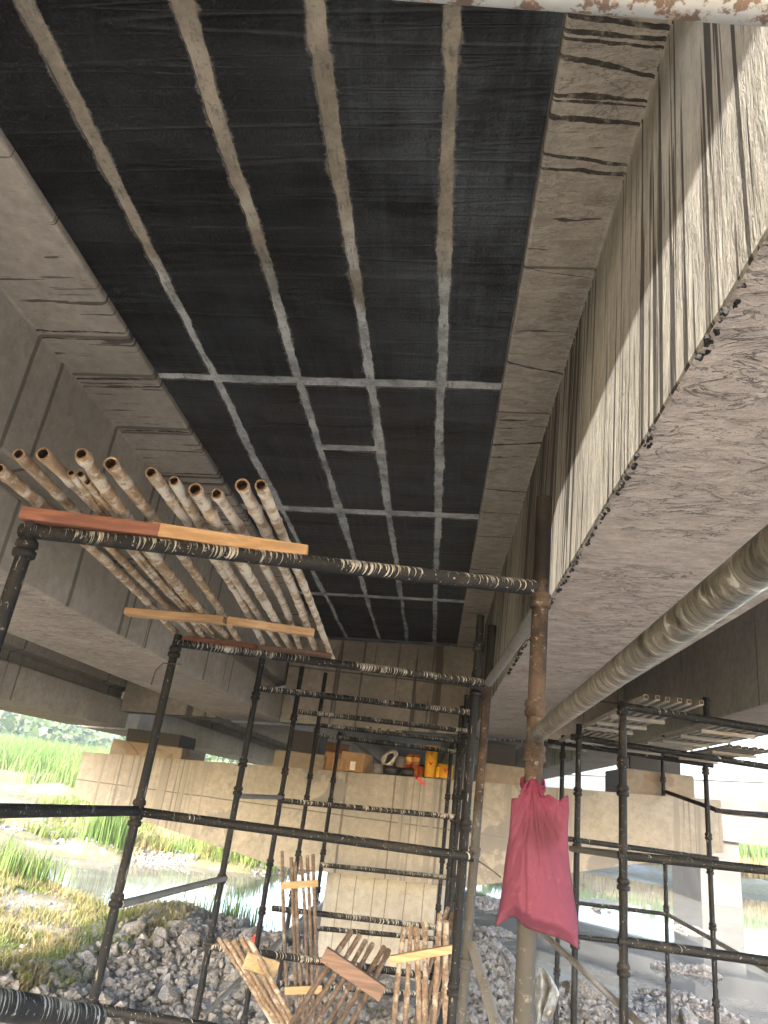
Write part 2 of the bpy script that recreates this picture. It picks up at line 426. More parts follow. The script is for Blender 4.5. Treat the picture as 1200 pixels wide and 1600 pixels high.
M['yellow'] = plain('yellow plastic', (.72, .36, .02), .4)
M['red_mark'] = plain('red print', (.55, .05, .02), .5)
M['tin_orange'] = plain('orange brown tin', (.36, .10, .03), .45)
M['tin_label'] = plain('yellow tin label', (.62, .36, .10), .5)
M['pan'] = plain('sooty black pan', (.030, .031, .034), .5)
M['bucket'] = plain('grey plastic bucket', (.24, .25, .26), .45)
M['sack'] = plain('white woven sack', (.55, .50, .44), .8, sc=20)
M['card'] = plain('brown cardboard', (.40, .25, .135), .85, sc=4)
M['card_dark'] = plain('shaded inside of cardboard', (.20, .12, .07), .9, sc=4)  # card brown with shade put into the colour of the flaps
M['label'] = plain('white paper label', (.70, .68, .64), .7)
M['ribbon'] = plain('red plastic ribbon', (.75, .06, .04), .5)
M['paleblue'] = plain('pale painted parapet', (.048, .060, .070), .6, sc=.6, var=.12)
M['farconc'] = plain('far bridge concrete', (.06, .059, .056), .9, sc=.8)
M['rag'] = plain('grey plastic rag', (.24, .25, .255), .6, sc=12, var=.6)
M['wire'] = plain('rusty wire', (.06, .04, .03), .8)


def cloth():
    n = NT('faded pink cotton with painted backlight')
    z = n.axis(2); a = n.noise(12, 5, .6); w = n.noise(260, 2, .5)
    f = n.math('ADD', n.ramp(z, -.12, .25), n.math('MULTIPLY', n.math('SUBTRACT', a, .5), .7))
    colr = n.mix(n.ramp(f, .1, .9), (.150, .045, .076), (.150, .019, .047))  # paler lower part: backlight painted into the cloth colour
    st = n.noise(9, 5, .65)
    colr = n.mix(n.ramp(st, .60, .75, 0, .55), colr, (.070, .016, .028))
    dx = n.math('MULTIPLY', n.math('SUBTRACT', n.axis(0), .298), 15); dz = n.math('MULTIPLY', n.math('SUBTRACT', z, -.035), 17)
    dd = n.math('ADD', n.math('MULTIPLY', dx, dx), n.math('MULTIPLY', dz, dz))
    colr = n.mix(n.math('MULTIPLY', n.ramp(n.math('ADD', dd, n.math('MULTIPLY', st, 1.6)), .7, 1.8, 1, 0), .60), colr, (.075, .022, .028))
    colr = n.mix(n.ramp(n.noise(40, 5, .7), .60, .70, 0, .35), colr, (.27, .10, .13))
    n.bump(n.math('ADD', n.math('MULTIPLY', n.noise(30, 5, .7, dist=1.0), .8), n.math('ADD', a, n.math('MULTIPLY', w, .3))), .4, .006)
    n.out(colr, .9, 0, .15)
    t = n.n.new('ShaderNodeBsdfTranslucent'); n.link(colr, t.inputs[0])
    mx = n.n.new('ShaderNodeMixShader'); mx.inputs[0].default_value = .25
    n.link(n.b.outputs[0], mx.inputs[1]); n.link(t.outputs[0], mx.inputs[2]); n.link(mx.outputs[0], n.n['Material Output'].inputs[0])
    return n.m


M['cloth'] = cloth()


# ------------------------------------------------------------------ mesh helpers
class MB:
    def __init__(s): s.v = []; s.f = []; s.m = []; s.sm = []

    def add(s, vs, fs, mi=0, smooth=False):
        o = len(s.v); s.v += [tuple(v) for v in vs]
        for f in fs: s.f.append(tuple(i + o for i in f)); s.m.append(mi); s.sm.append(smooth)

    def box(s, lo, hi, mi=0, mat=None):
        x0, y0, z0 = lo; x1, y1, z1 = hi
        vs = [Vector(p) for p in ((x0, y0, z0), (x1, y0, z0), (x1, y1, z0), (x0, y1, z0), (x0, y0, z1), (x1, y0, z1), (x1, y1, z1), (x0, y1, z1))]
        if mat is not None: vs = [mat @ v for v in vs]
        s.add(vs, [(0, 3, 2, 1), (4, 5, 6, 7), (0, 1, 5, 4), (1, 2, 6, 5), (2, 3, 7, 6), (3, 0, 4, 7)], mi)

    def tube(s, pts, rad, seg=14, mi=0, cap=True, capm=None, hollow=False):
        pts = [Vector(p) for p in pts]
        if isinstance(rad, (int, float)): rad = [rad] * len(pts)
        rings = []; prev = None
        for i, p in enumerate(pts):
            d = (pts[min(i + 1, len(pts) - 1)] - pts[max(i - 1, 0)]).normalized()
            if prev is None:
                a = d.cross(Vector((0, 0, 1)) if abs(d.z) < .9 else Vector((1, 0, 0))).normalized()
            else:
                a = (prev - d * prev.dot(d)).normalized()
            prev = a; b = d.cross(a)
            rings.append([p + (a * math.cos(t) + b * math.sin(t)) * rad[i] for t in [2 * math.pi * k / seg for k in range(seg)]])
        vs = [v for r_ in rings for v in r_]
        fs = []
        for i in range(len(rings) - 1):
            for k in range(seg):
                fs.append((i * seg + k, i * seg + (k + 1) % seg, (i + 1) * seg + (k + 1) % seg, (i + 1) * seg + k))
        s.add(vs, fs, mi, True)
        if cap:
            cm = mi if capm is None else capm
            if hollow:                                           # open end: wall ring and a recessed dark bottom
                for r_, p, sgn in ((rings[0], pts[0], 1), (rings[-1], pts[-1], -1)):
                    d = ((pts[1] - pts[0]) if sgn == 1 else (pts[-2] - pts[-1])).normalized()
                    inn = [p + (v - p) * .72 for v in r_]; deep = [v + d * (rad[0] * 1.6) for v in inn]
                    vv = list(r_) + inn + deep
                    ff = [(k, (k + 1) % seg, seg + (k + 1) % seg, seg + k) for k in range(seg)]
                    s.add(vv[:2 * seg], ff, mi if capm is None or capm == mi else 2)
                    s.add(inn + deep, [(k, (k + 1) % seg, seg + (k + 1) % seg, seg + k) for k in range(seg)], cm)
                    s.add(deep, [tuple(range(seg))], cm)
            else:
                s.add(rings[0], [tuple(range(seg))[::-1]], cm); s.add(rings[-1], [tuple(range(seg))], cm)

    def prism(s, poly, y0, y1, mats=None, fn=None, ny=1, capm=0):
        """poly in XZ, extruded along y"""
        k = len(poly); ys = [y0 + (y1 - y0) * i / ny for i in range(ny + 1)]
        vs = [Vector((x, y, z)) for y in ys for x, z in poly]
        if fn: vs = [fn(v) for v in vs]
        for j in range(ny):
            for i in range(k):
                a = j * k + i; b = j * k + (i + 1) % k
                s.add([vs[a], vs[b], vs[b + k], vs[a + k]], [(0, 1, 2, 3)], mats[i] if mats else 0)
        s.add(vs[:k], [tuple(range(k))], capm); s.add(vs[-k:], [tuple(range(k))[::-1]], capm)

    def build(s, name, mats, parent=None, merge=False, bevel=0.0, loc=None):
        me = bpy.data.meshes.new(name); me.from_pydata(s.v, [], s.f)
        for m_ in (mats if isinstance(mats, (list, tuple)) else [mats]): me.materials.append(m_)
        me.polygons.foreach_set('material_index', s.m); me.polygons.foreach_set('use_smooth', s.sm)
        bm = bmesh.new(); bm.from_mesh(me)
        if merge: bmesh.ops.remove_doubles(bm, verts=bm.verts, dist=1e-5)
        bmesh.ops.recalc_face_normals(bm, faces=bm.faces)
        bm.to_mesh(me); bm.free()
        o = bpy.data.objects.new(name, me); COL.objects.link(o)
        if loc is not None:
            me.transform(Matrix.Translation(-Vector(loc))); o.location = loc
        if parent is not None:
            o.parent = parent; o.matrix_parent_inverse = Matrix.Translation(-parent.location if parent.type == 'EMPTY' else Vector((0, 0, 0)))
        if bevel:
            b = o.modifiers.new('bevel', 'BEVEL'); b.width = bevel; b.segments = 2; b.limit_method = 'ANGLE'
        return o


def tag(o, label=None, cat=None, group=None, kind=None):
    if label: o['label'] = label
    if cat: o['category'] = cat
    if group: o['group'] = group
    if kind: o['kind'] = kind
    return o


def thing(name, loc, label, cat, group=None):
    o = bpy.data.objects.new(name, None); COL.objects.link(o); o.location = loc; o.empty_display_size = .1
    return tag(o, label, cat, group)


def copy_tree(o, parent=None):
    q = o.copy(); COL.objects.link(q)
    if parent is not None:
        q.parent = parent; q.matrix_parent_inverse = o.matrix_parent_inverse.copy()
    for ch in list(o.children): copy_tree(ch, q)
    return q


def fbm(x, y, z=0.0, sc=1.0, oct=4):
    return mnoise.fractal(Vector((x * sc, y * sc, z * sc)), 1.0, 2.0, oct)


# ------------------------------------------------------------------ ground, water, hill
WZ = -2.62


def bump2(x, y, cx_, cy_, sx, sy): return math.exp(-((x - cx_) / sx) ** 2 - ((y - cy_) / sy) ** 2)


def sst(a, b, v):
    t = min(1, max(0, (v - a) / (b - a))); return t * t * (3 - 2 * t)


def ground_h(x, y):
    n = fbm(x, y, 0, .45, 4) * .16 + fbm(x, y, 5, 1.7, 3) * .07
    h = -2.95 + n
    h += .47 * sst(-2.4, -4.6, x) * (1 - sst(13.3, 15.5, y + .25 * (x + 4)))          # left near bank
    h += .62 * sst(14.2, 12.2, y) * sst(1.9, .6, x) * sst(-5, -3.6, x)               # rubble under the near scaffold
    h += .10 * bump2(x, y, -2.7, 11.4, 1.6, 1.8)
    h += .55 * bump2(x, y, -.4, 10.2, 2.2, 2.0)
    h += .62 * sst(25.2, 27.0, y - .10 * x + fbm(x, y, 9, .3, 2) * 1.5) * sst(-1.5, -5.5, x)    # flats across the pond
    h += .72 * bump2(x, y, -6.6, 24.0, 2.6, 1.3) + .6 * bump2(x, y, -9.6, 22.3, 1.6, 1.4)
    h += .5 * bump2(x, y, -10, 16, 2.6, 4)
    h += .60 * bump2(x, y, 2.0, 12.2, 2.2, 1.5) + .42 * bump2(x, y, 2.0, 18.8, 1.2, .9) + .40 * bump2(x, y, 2.2, 24.0, 1.8, 2.2)
    h += .42 * bump2(x, y, 4.6, 14.2, 1.5, 1.0) + .40 * bump2(x, y, 5.5, 17.6, 1.4, .7) + .36 * bump2(x, y, 7.5, 20.5, 1.0, .6) + .4 * bump2(x, y, 8.2, 25, .9, .5)
    h += .38 * bump2(x, y, 5.5, 30, 3.5, 1.5)
    h += .9 * sst(48, 56, y + 0.2 * x) * sst(-2, 4, x)                                # far right bank
    h += .6 * sst(-9.5, -13, x)
    h += .9 * sst(30, 38, y) * sst(-7, -12, x)
    h += .9 * sst(-3, -8, y)
    d = max(0.0, -x - 30) ; h += min(16, (d * .085) * sst(45, 90, y))
    return h


def axis_pts(lo, hi, f0, f1, fine, coarse):
    out = []; v = lo
    while v < hi:
        out.append(v)
        dd = max(0, f0 - v, v - f1)
        v += fine + min(coarse, dd * .12)
    out.append(hi); return out


gx = axis_pts(-400, 400, -13, 10, .17, 25); gy = axis_pts(-60, 700, 6, 32, .17, 30)
b = MB(); nx = len(gx)
vs = [(x, y, ground_h(x, y)) for y in gy for x in gx]
fs = [(j * nx + i, j * nx + i + 1, (j + 1) * nx + i + 1, (j + 1) * nx + i) for j in range(len(gy) - 1) for i in range(nx - 1)]
b.add(vs, fs, 0, True)
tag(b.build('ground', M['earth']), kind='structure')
b = MB(); b.add([(-60, 2, WZ), (200, 2, WZ), (200, 300, WZ), (-60, 300, WZ)], [(0, 1, 2, 3)])
tag(b.build('river_water', M['water']), kind='structure')

# distant hill on the left
b = MB(); hx = np.linspace(-420, 30, 70); hy = np.linspace(95, 420, 36)


def hill_h(x, y):
    return -4 + 24 * sst(95, 330, y - x * .18) * sst(25, -190, x) + 13 * sst(95, 190, y) * sst(10, -75, x) + fbm(x, y, 2, .02, 4) * 4.5


b.add([(x, y, hill_h(x, y)) for y in hy for x in hx], [(j * 70 + i, j * 70 + i + 1, (j + 1) * 70 + i + 1, (j + 1) * 70 + i) for j in range(35) for i in range(69)], 0, True)
tag(b.build('hill', M['bush']), kind='structure')


def scatter_mesh(name, quads, mat, label, cat):
    """quads: array (n, 4, 3)"""
    q = np.asarray(quads, dtype=np.float32); n = len(q)
    me = bpy.data.meshes.new(name); me.vertices.add(n * 4); me.vertices.foreach_set('co', q.reshape(-1))
    me.loops.add(n * 4); me.loops.foreach_set('vertex_index', np.arange(n * 4, dtype=np.int32))
    me.polygons.add(n); me.polygons.foreach_set('loop_start', np.arange(n, dtype=np.int32) * 4)
    me.polygons.foreach_set('loop_total', np.full(n, 4, dtype=np.int32))
    me.update(calc_edges=True); me.validate(); me.materials.append(mat)
    o = bpy.data.objects.new(name, me); COL.objects.link(o)
    if label: tag(o, label, cat, kind='stuff')
    return o


def blades(pts, hmin, hmax, wid, lean):
    out = []
    for (x, y, z) in pts:
        h = random.uniform(hmin, hmax); a = random.uniform(0, 6.283); w = wid * random.uniform(.6, 1.3)
        lx = random.gauss(0, lean) * h; ly = random.gauss(0, lean) * h
        ca, sa = math.cos(a) * w, math.sin(a) * w
        m = (x + lx * .35, y + ly * .35, z + h * .6); t = (x + lx, y + ly, z + h)
        out.append([(x - ca, y - sa, z - .03), (x + ca, y + sa, z - .03), (m[0] + ca * .7, m[1] + sa * .7, m[2]), (m[0] - ca * .7, m[1] - sa * .7, m[2])])
        out.append([(m[0] - ca * .7, m[1] - sa * .7, m[2]), (m[0] + ca * .7, m[1] + sa * .7, m[2]), (t[0] + ca * .1, t[1] + sa * .1, t[2]), (t[0] - ca * .1, t[1] - sa * .1, t[2])])
    return out


def pick(n, fx, fy, ok):
    out = []; k = 0
    while len(out) < n and k < n * 40:
        k += 1; x, y = fx(), fy()
        if ok(x, y): out.append((x, y, ground_h(x, y)))
    return out


U = random.uniform
# tall reeds across the river, left
scatter_mesh('reed_bed', blades(pick(46000, lambda: U(-40, -11.5), lambda: U(33, 66), lambda x, y: ground_h(x, y) > WZ + .1 and fbm(x, y, 3, .25, 3) > -.25 - (y - 36) * .1), 0.8, 1.55, .020, .34), M['reed'],
             'tall green reeds filling the far bank left of the pier', 'reeds')
scatter_mesh('reeds', blades(pick(15000, lambda: U(5, 50), lambda: U(56, 70), lambda x, y: True), 1.2, 2.8, .07, .16), M['reed'],
             'green reeds lining the sunny far bank right of the pier', 'reeds')
scatter_mesh('dry_reeds', blades(pick(4500, lambda: U(4, 50), lambda: U(53, 57), lambda x, y: True), .5, 1.4, .06, .25), M['drygrass'],
             'yellow dry reeds at the edge of the far water', 'reeds')
# weeds on the left bank
lawn = lambda x, y: ground_h(x, y) > WZ + .04 and fbm(x, y, 7, .7, 3) > -.32 and x < -3.3 + fbm(x, y, 1, .8, 2) * .7
scatter_mesh('bank_grass', blades(pick(34000, lambda: U(-12, -3), lambda: U(7, 19), lawn), .025, .105, .009, .6), M['grass'],
             'low green weeds covering the sunlit left river bank', 'grass')
scatter_mesh('dry_grass', blades(pick(20000, lambda: U(-12, -3), lambda: U(7, 19), lambda x, y: ground_h(x, y) > WZ + .04 and x < -3.2 and fbm(x, y, 4, .6, 3) > -.05), .04, .17, .007, .6), M['drygrass'],
             'straw coloured grass tufts among the stones on the left bank', 'grass')
scatter_mesh('shore_grass', blades(pick(7000, lambda: U(-14, -4.2), lambda: U(22.3, 34), lambda x, y: ground_h(x, y) > WZ + .12 and fbm(x, y, 6, .5, 3) > .0), .1, .42, .018, .35), M['grass'],
             'green and yellow grass strip on the shore beyond the pond', 'grass')
scatter_mesh('shore_straw', blades(pick(6000, lambda: U(-14, -4.2), lambda: U(22.3, 34), lambda x, y: ground_h(x, y) > WZ + .12 and fbm(x, y, 8, .5, 3) > .05), .1, .36, .016, .4), M['drygrass'],
             'straw coloured dry grass on the shore beyond the pond', 'grass')


def reed_clump(cx_, cy_, n, r, h0, h1, label):
    p = [(cx_ + random.gauss(0, r), cy_ + random.gauss(0, r * .7)) for _ in range(n)]
    o = scatter_mesh('reed_clump', blades([(x, y, max(WZ, ground_h(x, y))) for x, y in p], h0, h1, .012, .13), M['reed'], None, None)
    tag(o, label, 'reed clump')


reed_clump(-9.45, 22.4, 700, .33, .55, 1.25, 'tall bright green reed clump standing alone on the shore beyond the pond')
reed_clump(-5.4, 24.2, 420, .40, .3, .75, 'low green reed clump at the pond edge below the pier cap')
reed_clump(-7.0, 24.0, 260, .45, .2, .5, 'sparse short reed clump in the dry grass across the pond')
reed_clump(-2.9, 12.6, 150, .28, .2, .55, 'thin green weed clump growing out of the grey rubble')
reed_clump(-7.6, 14.6, 240, .45, .25, .7, 'leafy weed clump at the left edge of the near bank')


def bush(x, y, z, r, n):
    out = []
    for _ in range(n):
        v = rng.normal(size=3); v /= np.linalg.norm(v); v *= r * (rng.random() ** .4) * (1 + .35 * math.sin(v[0] * 5 + x) * math.cos(v[1] * 4 + y))
        p = np.array((x, y, z + r * .55)) + v * (1, 1, .8)
        a = rng.normal(size=3); a /= np.linalg.norm(a); bb = np.cross(a, rng.normal(size=3)); bb /= np.linalg.norm(bb); s_ = r * rng.uniform(.06, .14)
        out.append([p - a * s_ - bb * s_, p + a * s_ - bb * s_, p + a * s_ + bb * s_, p - a * s_ + bb * s_])
    return out


q = []
for _ in range(620):
    x = U(-150, -20); y = U(70, 230)
    z = max(hill_h(x, y) if y > 95 else -9, ground_h(x, y))
    q += bush(x, y, z, U(1.2, 3.6), 60)
scatter_mesh('hillside_bushes', q, M['bush'], 'pale hazy bushes covering the far hillside left of the bridge', 'bushes')
q = []
for _ in range(130): q += bush(U(-5, 90), U(70, 95), -2.2, U(1.5, 4), 90)
scatter_mesh('far_bank_bushes', q, M['bush'], 'green bushes far behind the reeds on the other bank', 'bushes')

# ------------------------------------------------------------------ rocks


def rock_mesh(seed, mat, sub=3):
    bm = bmesh.new(); bmesh.ops.create_icosphere(bm, subdivisions=sub, radius=1.0)
    sx, sy, sz = (1.0, random.uniform(.6, .95), random.uniform(.45, .7))
    planes = [(Vector((random.gauss(0, 1), random.gauss(0, 1), random.gauss(0, 1))).normalized(), random.uniform(.55, .85)) for _ in range(9)]
    for v in bm.verts:
        p = v.co.copy()
        for nrm, d in planes:
            k = p.dot(nrm)
            if k > d: p -= nrm * (k - d)
        p *= 1 + .10 * fbm(p.x, p.y, p.z + seed * 7, 1.6, 4)
        v.co = Vector((p.x * sx, p.y * sy, p.z * sz))
    me = bpy.data.meshes.new('boulder'); bm.to_mesh(me); bm.free(); me.materials.append(mat)
    return me


protos = [rock_mesh(i, M['rock']) for i in range(7)] + [rock_mesh(20 + i, M['rock_brown']) for i in range(3)]


def put_rock(x, y, s, me, label, group, sink=.25, zoff=0):
    o = bpy.data.objects.new('boulder', me); COL.objects.link(o)
    o.location = (x, y, max(ground_h(x, y), WZ - .05) + s * sink + zoff); o.scale = (s, s * U(.8, 1.2), s * U(.7, 1.2)); o.rotation_euler = (U(-.5, .5), U(-.5, .5), U(0, 6.28))
    tag(o, label, 'boulder', group); return o


def rocks(n, fx, fy, s0, s1, ok, label, group, pr):
    k = 0; t = 0
    while k < n and t < n * 50:
        t += 1; x, y = fx(), fy()
        if ok(x, y): put_rock(x, y, s0 + (s1 - s0) * random.random() ** 3, random.choice(pr), label, group); k += 1


dry = lambda x, y: ground_h(x, y) > WZ + .0 and not (-1.3 < x < .45 and 9.2 < y < 11)
rocks(150, lambda: U(-3.6, .8), lambda: U(7.6, 14.3), .05, .20, dry, 'grey broken stone in the rubble heap around the pier foot', 'stones of the rubble heap by the pier', protos[:7])
rocks(30, lambda: U(-8.5, -3.6), lambda: U(8.8, 14.5), .06, .24, dry, 'brownish stone lying in the sunlit weeds on the left bank', 'stones in the weeds of the left bank', protos[7:])
rocks(50, lambda: U(.6, 7), lambda: U(11, 21), .06, .26, dry, 'pale stone on the mud bars right of the pier', 'stones on the mud bars right of the pier', protos[:7])
rocks(40, lambda: U(-13, -4.5), lambda: U(22.5, 32), .07, .26, dry, 'grey stone on the gravel shore beyond the pond', 'stones on the shore beyond the pond', protos)
rocks(8, lambda: U(3.5, 9), lambda: U(22, 34), .10, .2, lambda x, y: ground_h(x, y) < WZ, 'dark stone poking out of the shallow water', 'stones standing in the river', protos[:5])


def rubble(name, n, fx, fy, s0, s1, ok, label):
    bmall = MB(); base = []
    for i in range(5):
        bm = bmesh.new(); bmesh.ops.create_icosphere(bm, subdivisions=1, radius=1)
        vs_ = [v.co * random.uniform(.6, 1.15) for v in bm.verts]; fs_ = [[v.index for v in f.verts] for f in bm.faces]; bm.free(); base.append((vs_, fs_))
    V, F = [], []; o = 0; k = 0; t = 0
    while k < n and t < n * 40:
        t += 1; x, y = fx(), fy()
        if not ok(x, y): continue
        k += 1; s_ = s0 + (s1 - s0) * random.random() ** 2.5; vs_, fs_ = random.choice(base)
        rot = Matrix.Rotation(U(0, 6.28), 3, 'Z') @ Matrix.Rotation(U(-1, 1), 3, 'X'); p = Vector((x, y, ground_h(x, y) + s_ * .3))
        sc = Vector((1, U(.6, 1), U(.5, .9))) * s_
        V += [tuple(rot @ Vector((v.x * sc.x, v.y * sc.y, v.z * sc.z)) + p) for v in vs_]; F += [tuple(a + o for a in f) for f in fs_]; o += len(vs_)
    me = bpy.data.meshes.new(name); me.from_pydata(V, [], F); me.materials.append(M['rock'])
    ob = bpy.data.objects.new(name, me); COL.objects.link(ob); tag(ob, label, 'rubble', kind='stuff')


rubble('rubble', 9000, lambda: U(-3.7, 1.4), lambda: U(7.0, 14.8), .012, .085, dry, 'small grey rubble spread around the pier foot')
rubble('mud_lumps', 8000, lambda: U(.6, 8), lambda: U(9, 26), .02, .085, dry, 'pale mud lumps and debris covering the bars in the river')
rubble('shore_gravel', 3600, lambda: U(-13, -4.2), lambda: U(22, 33), .03, .10, lambda x, y: dry(x, y) and fbm(x, y, 6, .5, 3) < .05, 'coarse gravel on the shore beyond the pond')
rubble('bank_stones', 700, lambda: U(-9, -3), lambda: U(8.5, 15.5), .015, .06, dry, 'small stones scattered through the left bank weeds')

# ------------------------------------------------------------------ the bridge


def shear(v): return Vector((v.x, v.y, v.z + .05 * (v.x - .3)))


bridge = thing('concrete_bridge', (0, 4, 1), 'wide concrete bridge deck seen from below, black carbon sheets on its middle slab', 'bridge')
Y0, Y1, Y2, Y3 = -7.0, 9.75, 10.15, 58.0  # deck ends close behind the viewer so sunlit ground brightens its underside
TOP = 2.09


def girder(xl, xr, fl, fr, mats, lab=None, notch=False, zb=.85):
    """section: left web, soffit, right web, flange overhangs fl / fr"""
    idx = {'wl': 0, 'so': 1, 'wr': 2, 'fu': 3, 'tp': 4}
    mm = [mats['wl'], M['soffit'], mats['wr'], mats['fu'], M['farconc']]
    poly = [(fl, 1.965), (xl + .02, 1.965), (xl, zb), (xr, zb)]
    fm = [3, 0, 1]
    if notch:
        poly += [(xr, zb + .35), (xr - .16, zb + .385), (xr - .16, zb + .48), (xr - .02, zb + .51), (xr - .02, 1.965)]; fm += [2, 2, 2, 2, 2]
    else:
        poly += [(xr - .02, 1.965)]; fm += [2]
    poly += [(fr, 1.965), (fr, TOP), (fl, TOP)]; fm += [3, 3, 4, 3]
    for ya, yb in ((Y0, Y1 + .0), (Y2, Y3)):
        g = MB(); g.prism(poly, ya, yb, fm, shear, 24 if ya == Y0 else 6)
        o = g.build('girder', mm, bridge, merge=True, bevel=.012)
        if lab and ya == Y0: o['label'] = lab


std = {'wl': M['web_left'], 'wr': M['web_left'], 'fu': M['flange_left']}
girder(.43, 1.25, .172, 1.56, {'wl': M['web_tar'], 'wr': M['web_left'], 'fu': M['flange_right']}, 'girder with black tar runs down its sunlit face')
girder(-2.88, -2.05, -3.2, -1.628, std, 'girder with form marks on its face', notch=True)
girder(-5.02, -4.2, -6.05, -3.86, std, 'outer girder below the deck edge', notch=True, zb=.64)
M['web_pale'] = concrete('pale girder face', (.50, .475, .44), (.38, .36, .33), .2, streaks=[(5.0, .10, .62, .68, -.08, .06, (.13, .12, .11))], joints=[(1, 3.4, .02), (1, 4.6, .02)])
girder(2.36, 3.2, 2.02, 5.0, {'wl': M['web_pale'], 'wr': M['web_left'], 'fu': M['web_pale']}, 'girder over the slat panels')

# slab between the girders; unseen slot shaped to pass sun onto the tarred girder
sl = MB(); L0, L1, SLZ, ST, SX, SY = -1.626, .170, 2.0, 2.09, -.06, 1.20
sl.prism([(L0, SLZ), (SX, SLZ), (SX, ST), (L0, ST)], Y0, Y1, None, shear, 20)
sl.prism([(SX, SLZ), (L1, SLZ), (L1, ST), (SX, ST)], SY, Y1, None, shear, 10)
sl.prism([(SX, SLZ), (L1, SLZ), (L1, ST), (SX, ST)], Y0, -2.4, None, shear, 4)
sl.prism([(L0, SLZ), (L1, SLZ), (L1, ST), (L0, ST)], Y2, Y3, None, shear, 4)
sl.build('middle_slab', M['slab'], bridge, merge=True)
for xa, xb in ((-3.858, -3.202), (1.562, 2.018)):
    s2 = MB()
    s2.prism([(xa, SLZ), (xb, SLZ), (xb, ST), (xa, ST)], Y0, Y1, None, shear, 4); s2.prism([(xa, SLZ), (xb, SLZ), (xb, ST), (xa, ST)], Y2, Y3, None, shear, 4)
    s2.build('side_slab', M['web_left'], bridge)
pr = MB(); pr.prism([(-6.25, 1.75), (-6.052, 1.75), (-6.052, 2.95), (-6.25, 2.95)], Y0, Y3, None, shear, 4)
pr.build('parapet', M['farconc'], bridge)
pr = MB(); pr.prism([(5.002, 1.75), (5.2, 1.75), (5.2, 2.95), (5.002, 2.95)], Y0, Y3, None, shear, 4)
pr.build('parapet', M['farconc'], bridge)
for xa, xb in ((-2.04, .44), (-4.19, -2.89), (1.26, 2.35)):
    dg = MB(); dg.prism([(xa, .84), (xb, .84), (xb, 1.955), (xa, 1.955)], 9.42, Y1 - .01, None, shear, 1); dg.build('diaphragm', M['dark_conc'], bridge, bevel=.01)

# black carbon sheets under the middle slab, with the bare gaps the photograph shows


def wob(y, k): return fbm(k * 9.1, y, 0, 1.1, 4) * .016 + fbm(k * 3.7, y, 3, 11, 4) * .007 + fbm(k * 1.3, y, 6, 60, 3) * .0028


def gapw(y, k): return .025 + .012 * fbm(k * 5.3, y, 8, .9, 3)


GAPS = [-1.32, -.872, -.50, -.135]


def sheet(k, y0, y1):
    xl = (lambda y: L0 + .004) if k == 0 else (lambda y: GAPS[k - 1] + wob(y, k) + gapw(y, k) * (1 if y < 4.9 else .85))
    xr = (lambda y: L1 - .004) if k == 4 else (lambda y: GAPS[k] + wob(y + 40, k + 1) - gapw(y + 20, k + 1) * (1 if y < 4.9 else .85))
    n = max(6, int((y1 - y0) / .013)); cols = [0, .03, .07, .13, .22, .4, .6, .78, .87, .93, .97, 1]; mx = len(cols)
    top = []; vs_ = []; fs_ = []
    for j in range(n + 1):
        y = y0 + (y1 - y0) * j / n
        a, c_ = xl(y), xr(y)
        for i in range(mx):
            x = a + (c_ - a) * cols[i]
            yy = y + (fbm(x, y0 + k, 4, 7, 3) * .012 if j in (0, n) else 0)
            z = SLZ - .007 - .0025 * fbm(x, y, k, 3.0, 3)
            vs_.append(shear(Vector((x, yy, z))))
    for j in range(n):
        for i in range(mx - 1):
            a = j * mx + i; fs_.append((a, a + 1, a + mx + 1, a + mx))
    N = len(vs_)
    edge = [i for i in range(mx)] + [j * mx + mx - 1 for j in range(1, n + 1)] + [n * mx + i for i in range(mx - 2, -1, -1)] + [j * mx for j in range(n - 1, 0, -1)]
    up = [Vector((vs_[e].x, vs_[e].y, vs_[e].z + .006)) for e in edge]
    m_ = MB(); m_.add(vs_, fs_, 0, True); E_ = len(edge)
    m_.add([vs_[e] for e in edge] + up, [(i, (i + 1) % E_, E_ + (i + 1) % E_, E_ + i) for i in range(E_)], 0)
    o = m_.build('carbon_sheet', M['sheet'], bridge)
    at_ = o.data.attributes.new('edge', 'FLOAT', 'POINT'); dist_ = []
    for v in o.data.vertices:
        y = v.co.y; a, c_ = xl(y), xr(y)
        dist_.append(max(0.0, min(v.co.x - a if k else 9, c_ - v.co.x if k < 4 else 9, y - y0 if y0 > 2 else 9, y1 - y if y1 < 9 else 9)))
    at_.data.foreach_set('value', dist_)


for k in range(5):
    ys = [-2.0 if k < 4 else 1.21, 3.06, 3.135 if k else 3.12, 4.82, 4.93, 7.2, 7.32, 9.40]
    segs = list(zip(ys[0::2], ys[1::2]))
    if k == 2: segs[1:2] = [(3.14, 3.80), (3.88, 4.82)]
    for ya, yb in segs: sheet(k, ya, yb)

# lumps of tar hanging on the lower arris of the tarred girder
for i in range(34):
    y = 1.0 + 3.8 * (i + random.random()) / 34 if i > 3 else (1.02, 1.09, 1.13, 1.75)[i]
    m_ = MB(); P0 = shear(Vector((.435, y, .845))); n_ = random.randint(4, 9)
    for _ in range(n_):
        bm = bmesh.new(); bmesh.ops.create_icosphere(bm, subdivisions=2, radius=1); r_ = U(.0025, .0065) * (1.15 if i < 4 else 1)
        p = P0 + Vector((U(-.004, .012), U(-.05, .05), U(-.002, .006)))
        m_.add([p + v.co * r_ * (1 + .9 * fbm(v.co.x, v.co.y, v.co.z + i + _ * 3, 1.6, 3)) for v in bm.verts], [[v.index for v in f.verts] for f in bm.faces], 0, False); bm.free()
    m_.build('tar_lump', M['tar'], bridge)

# ------------------------------------------------------------------ pier


def captop(x): return .05 + .40 * (x + 4.48) / 7.9


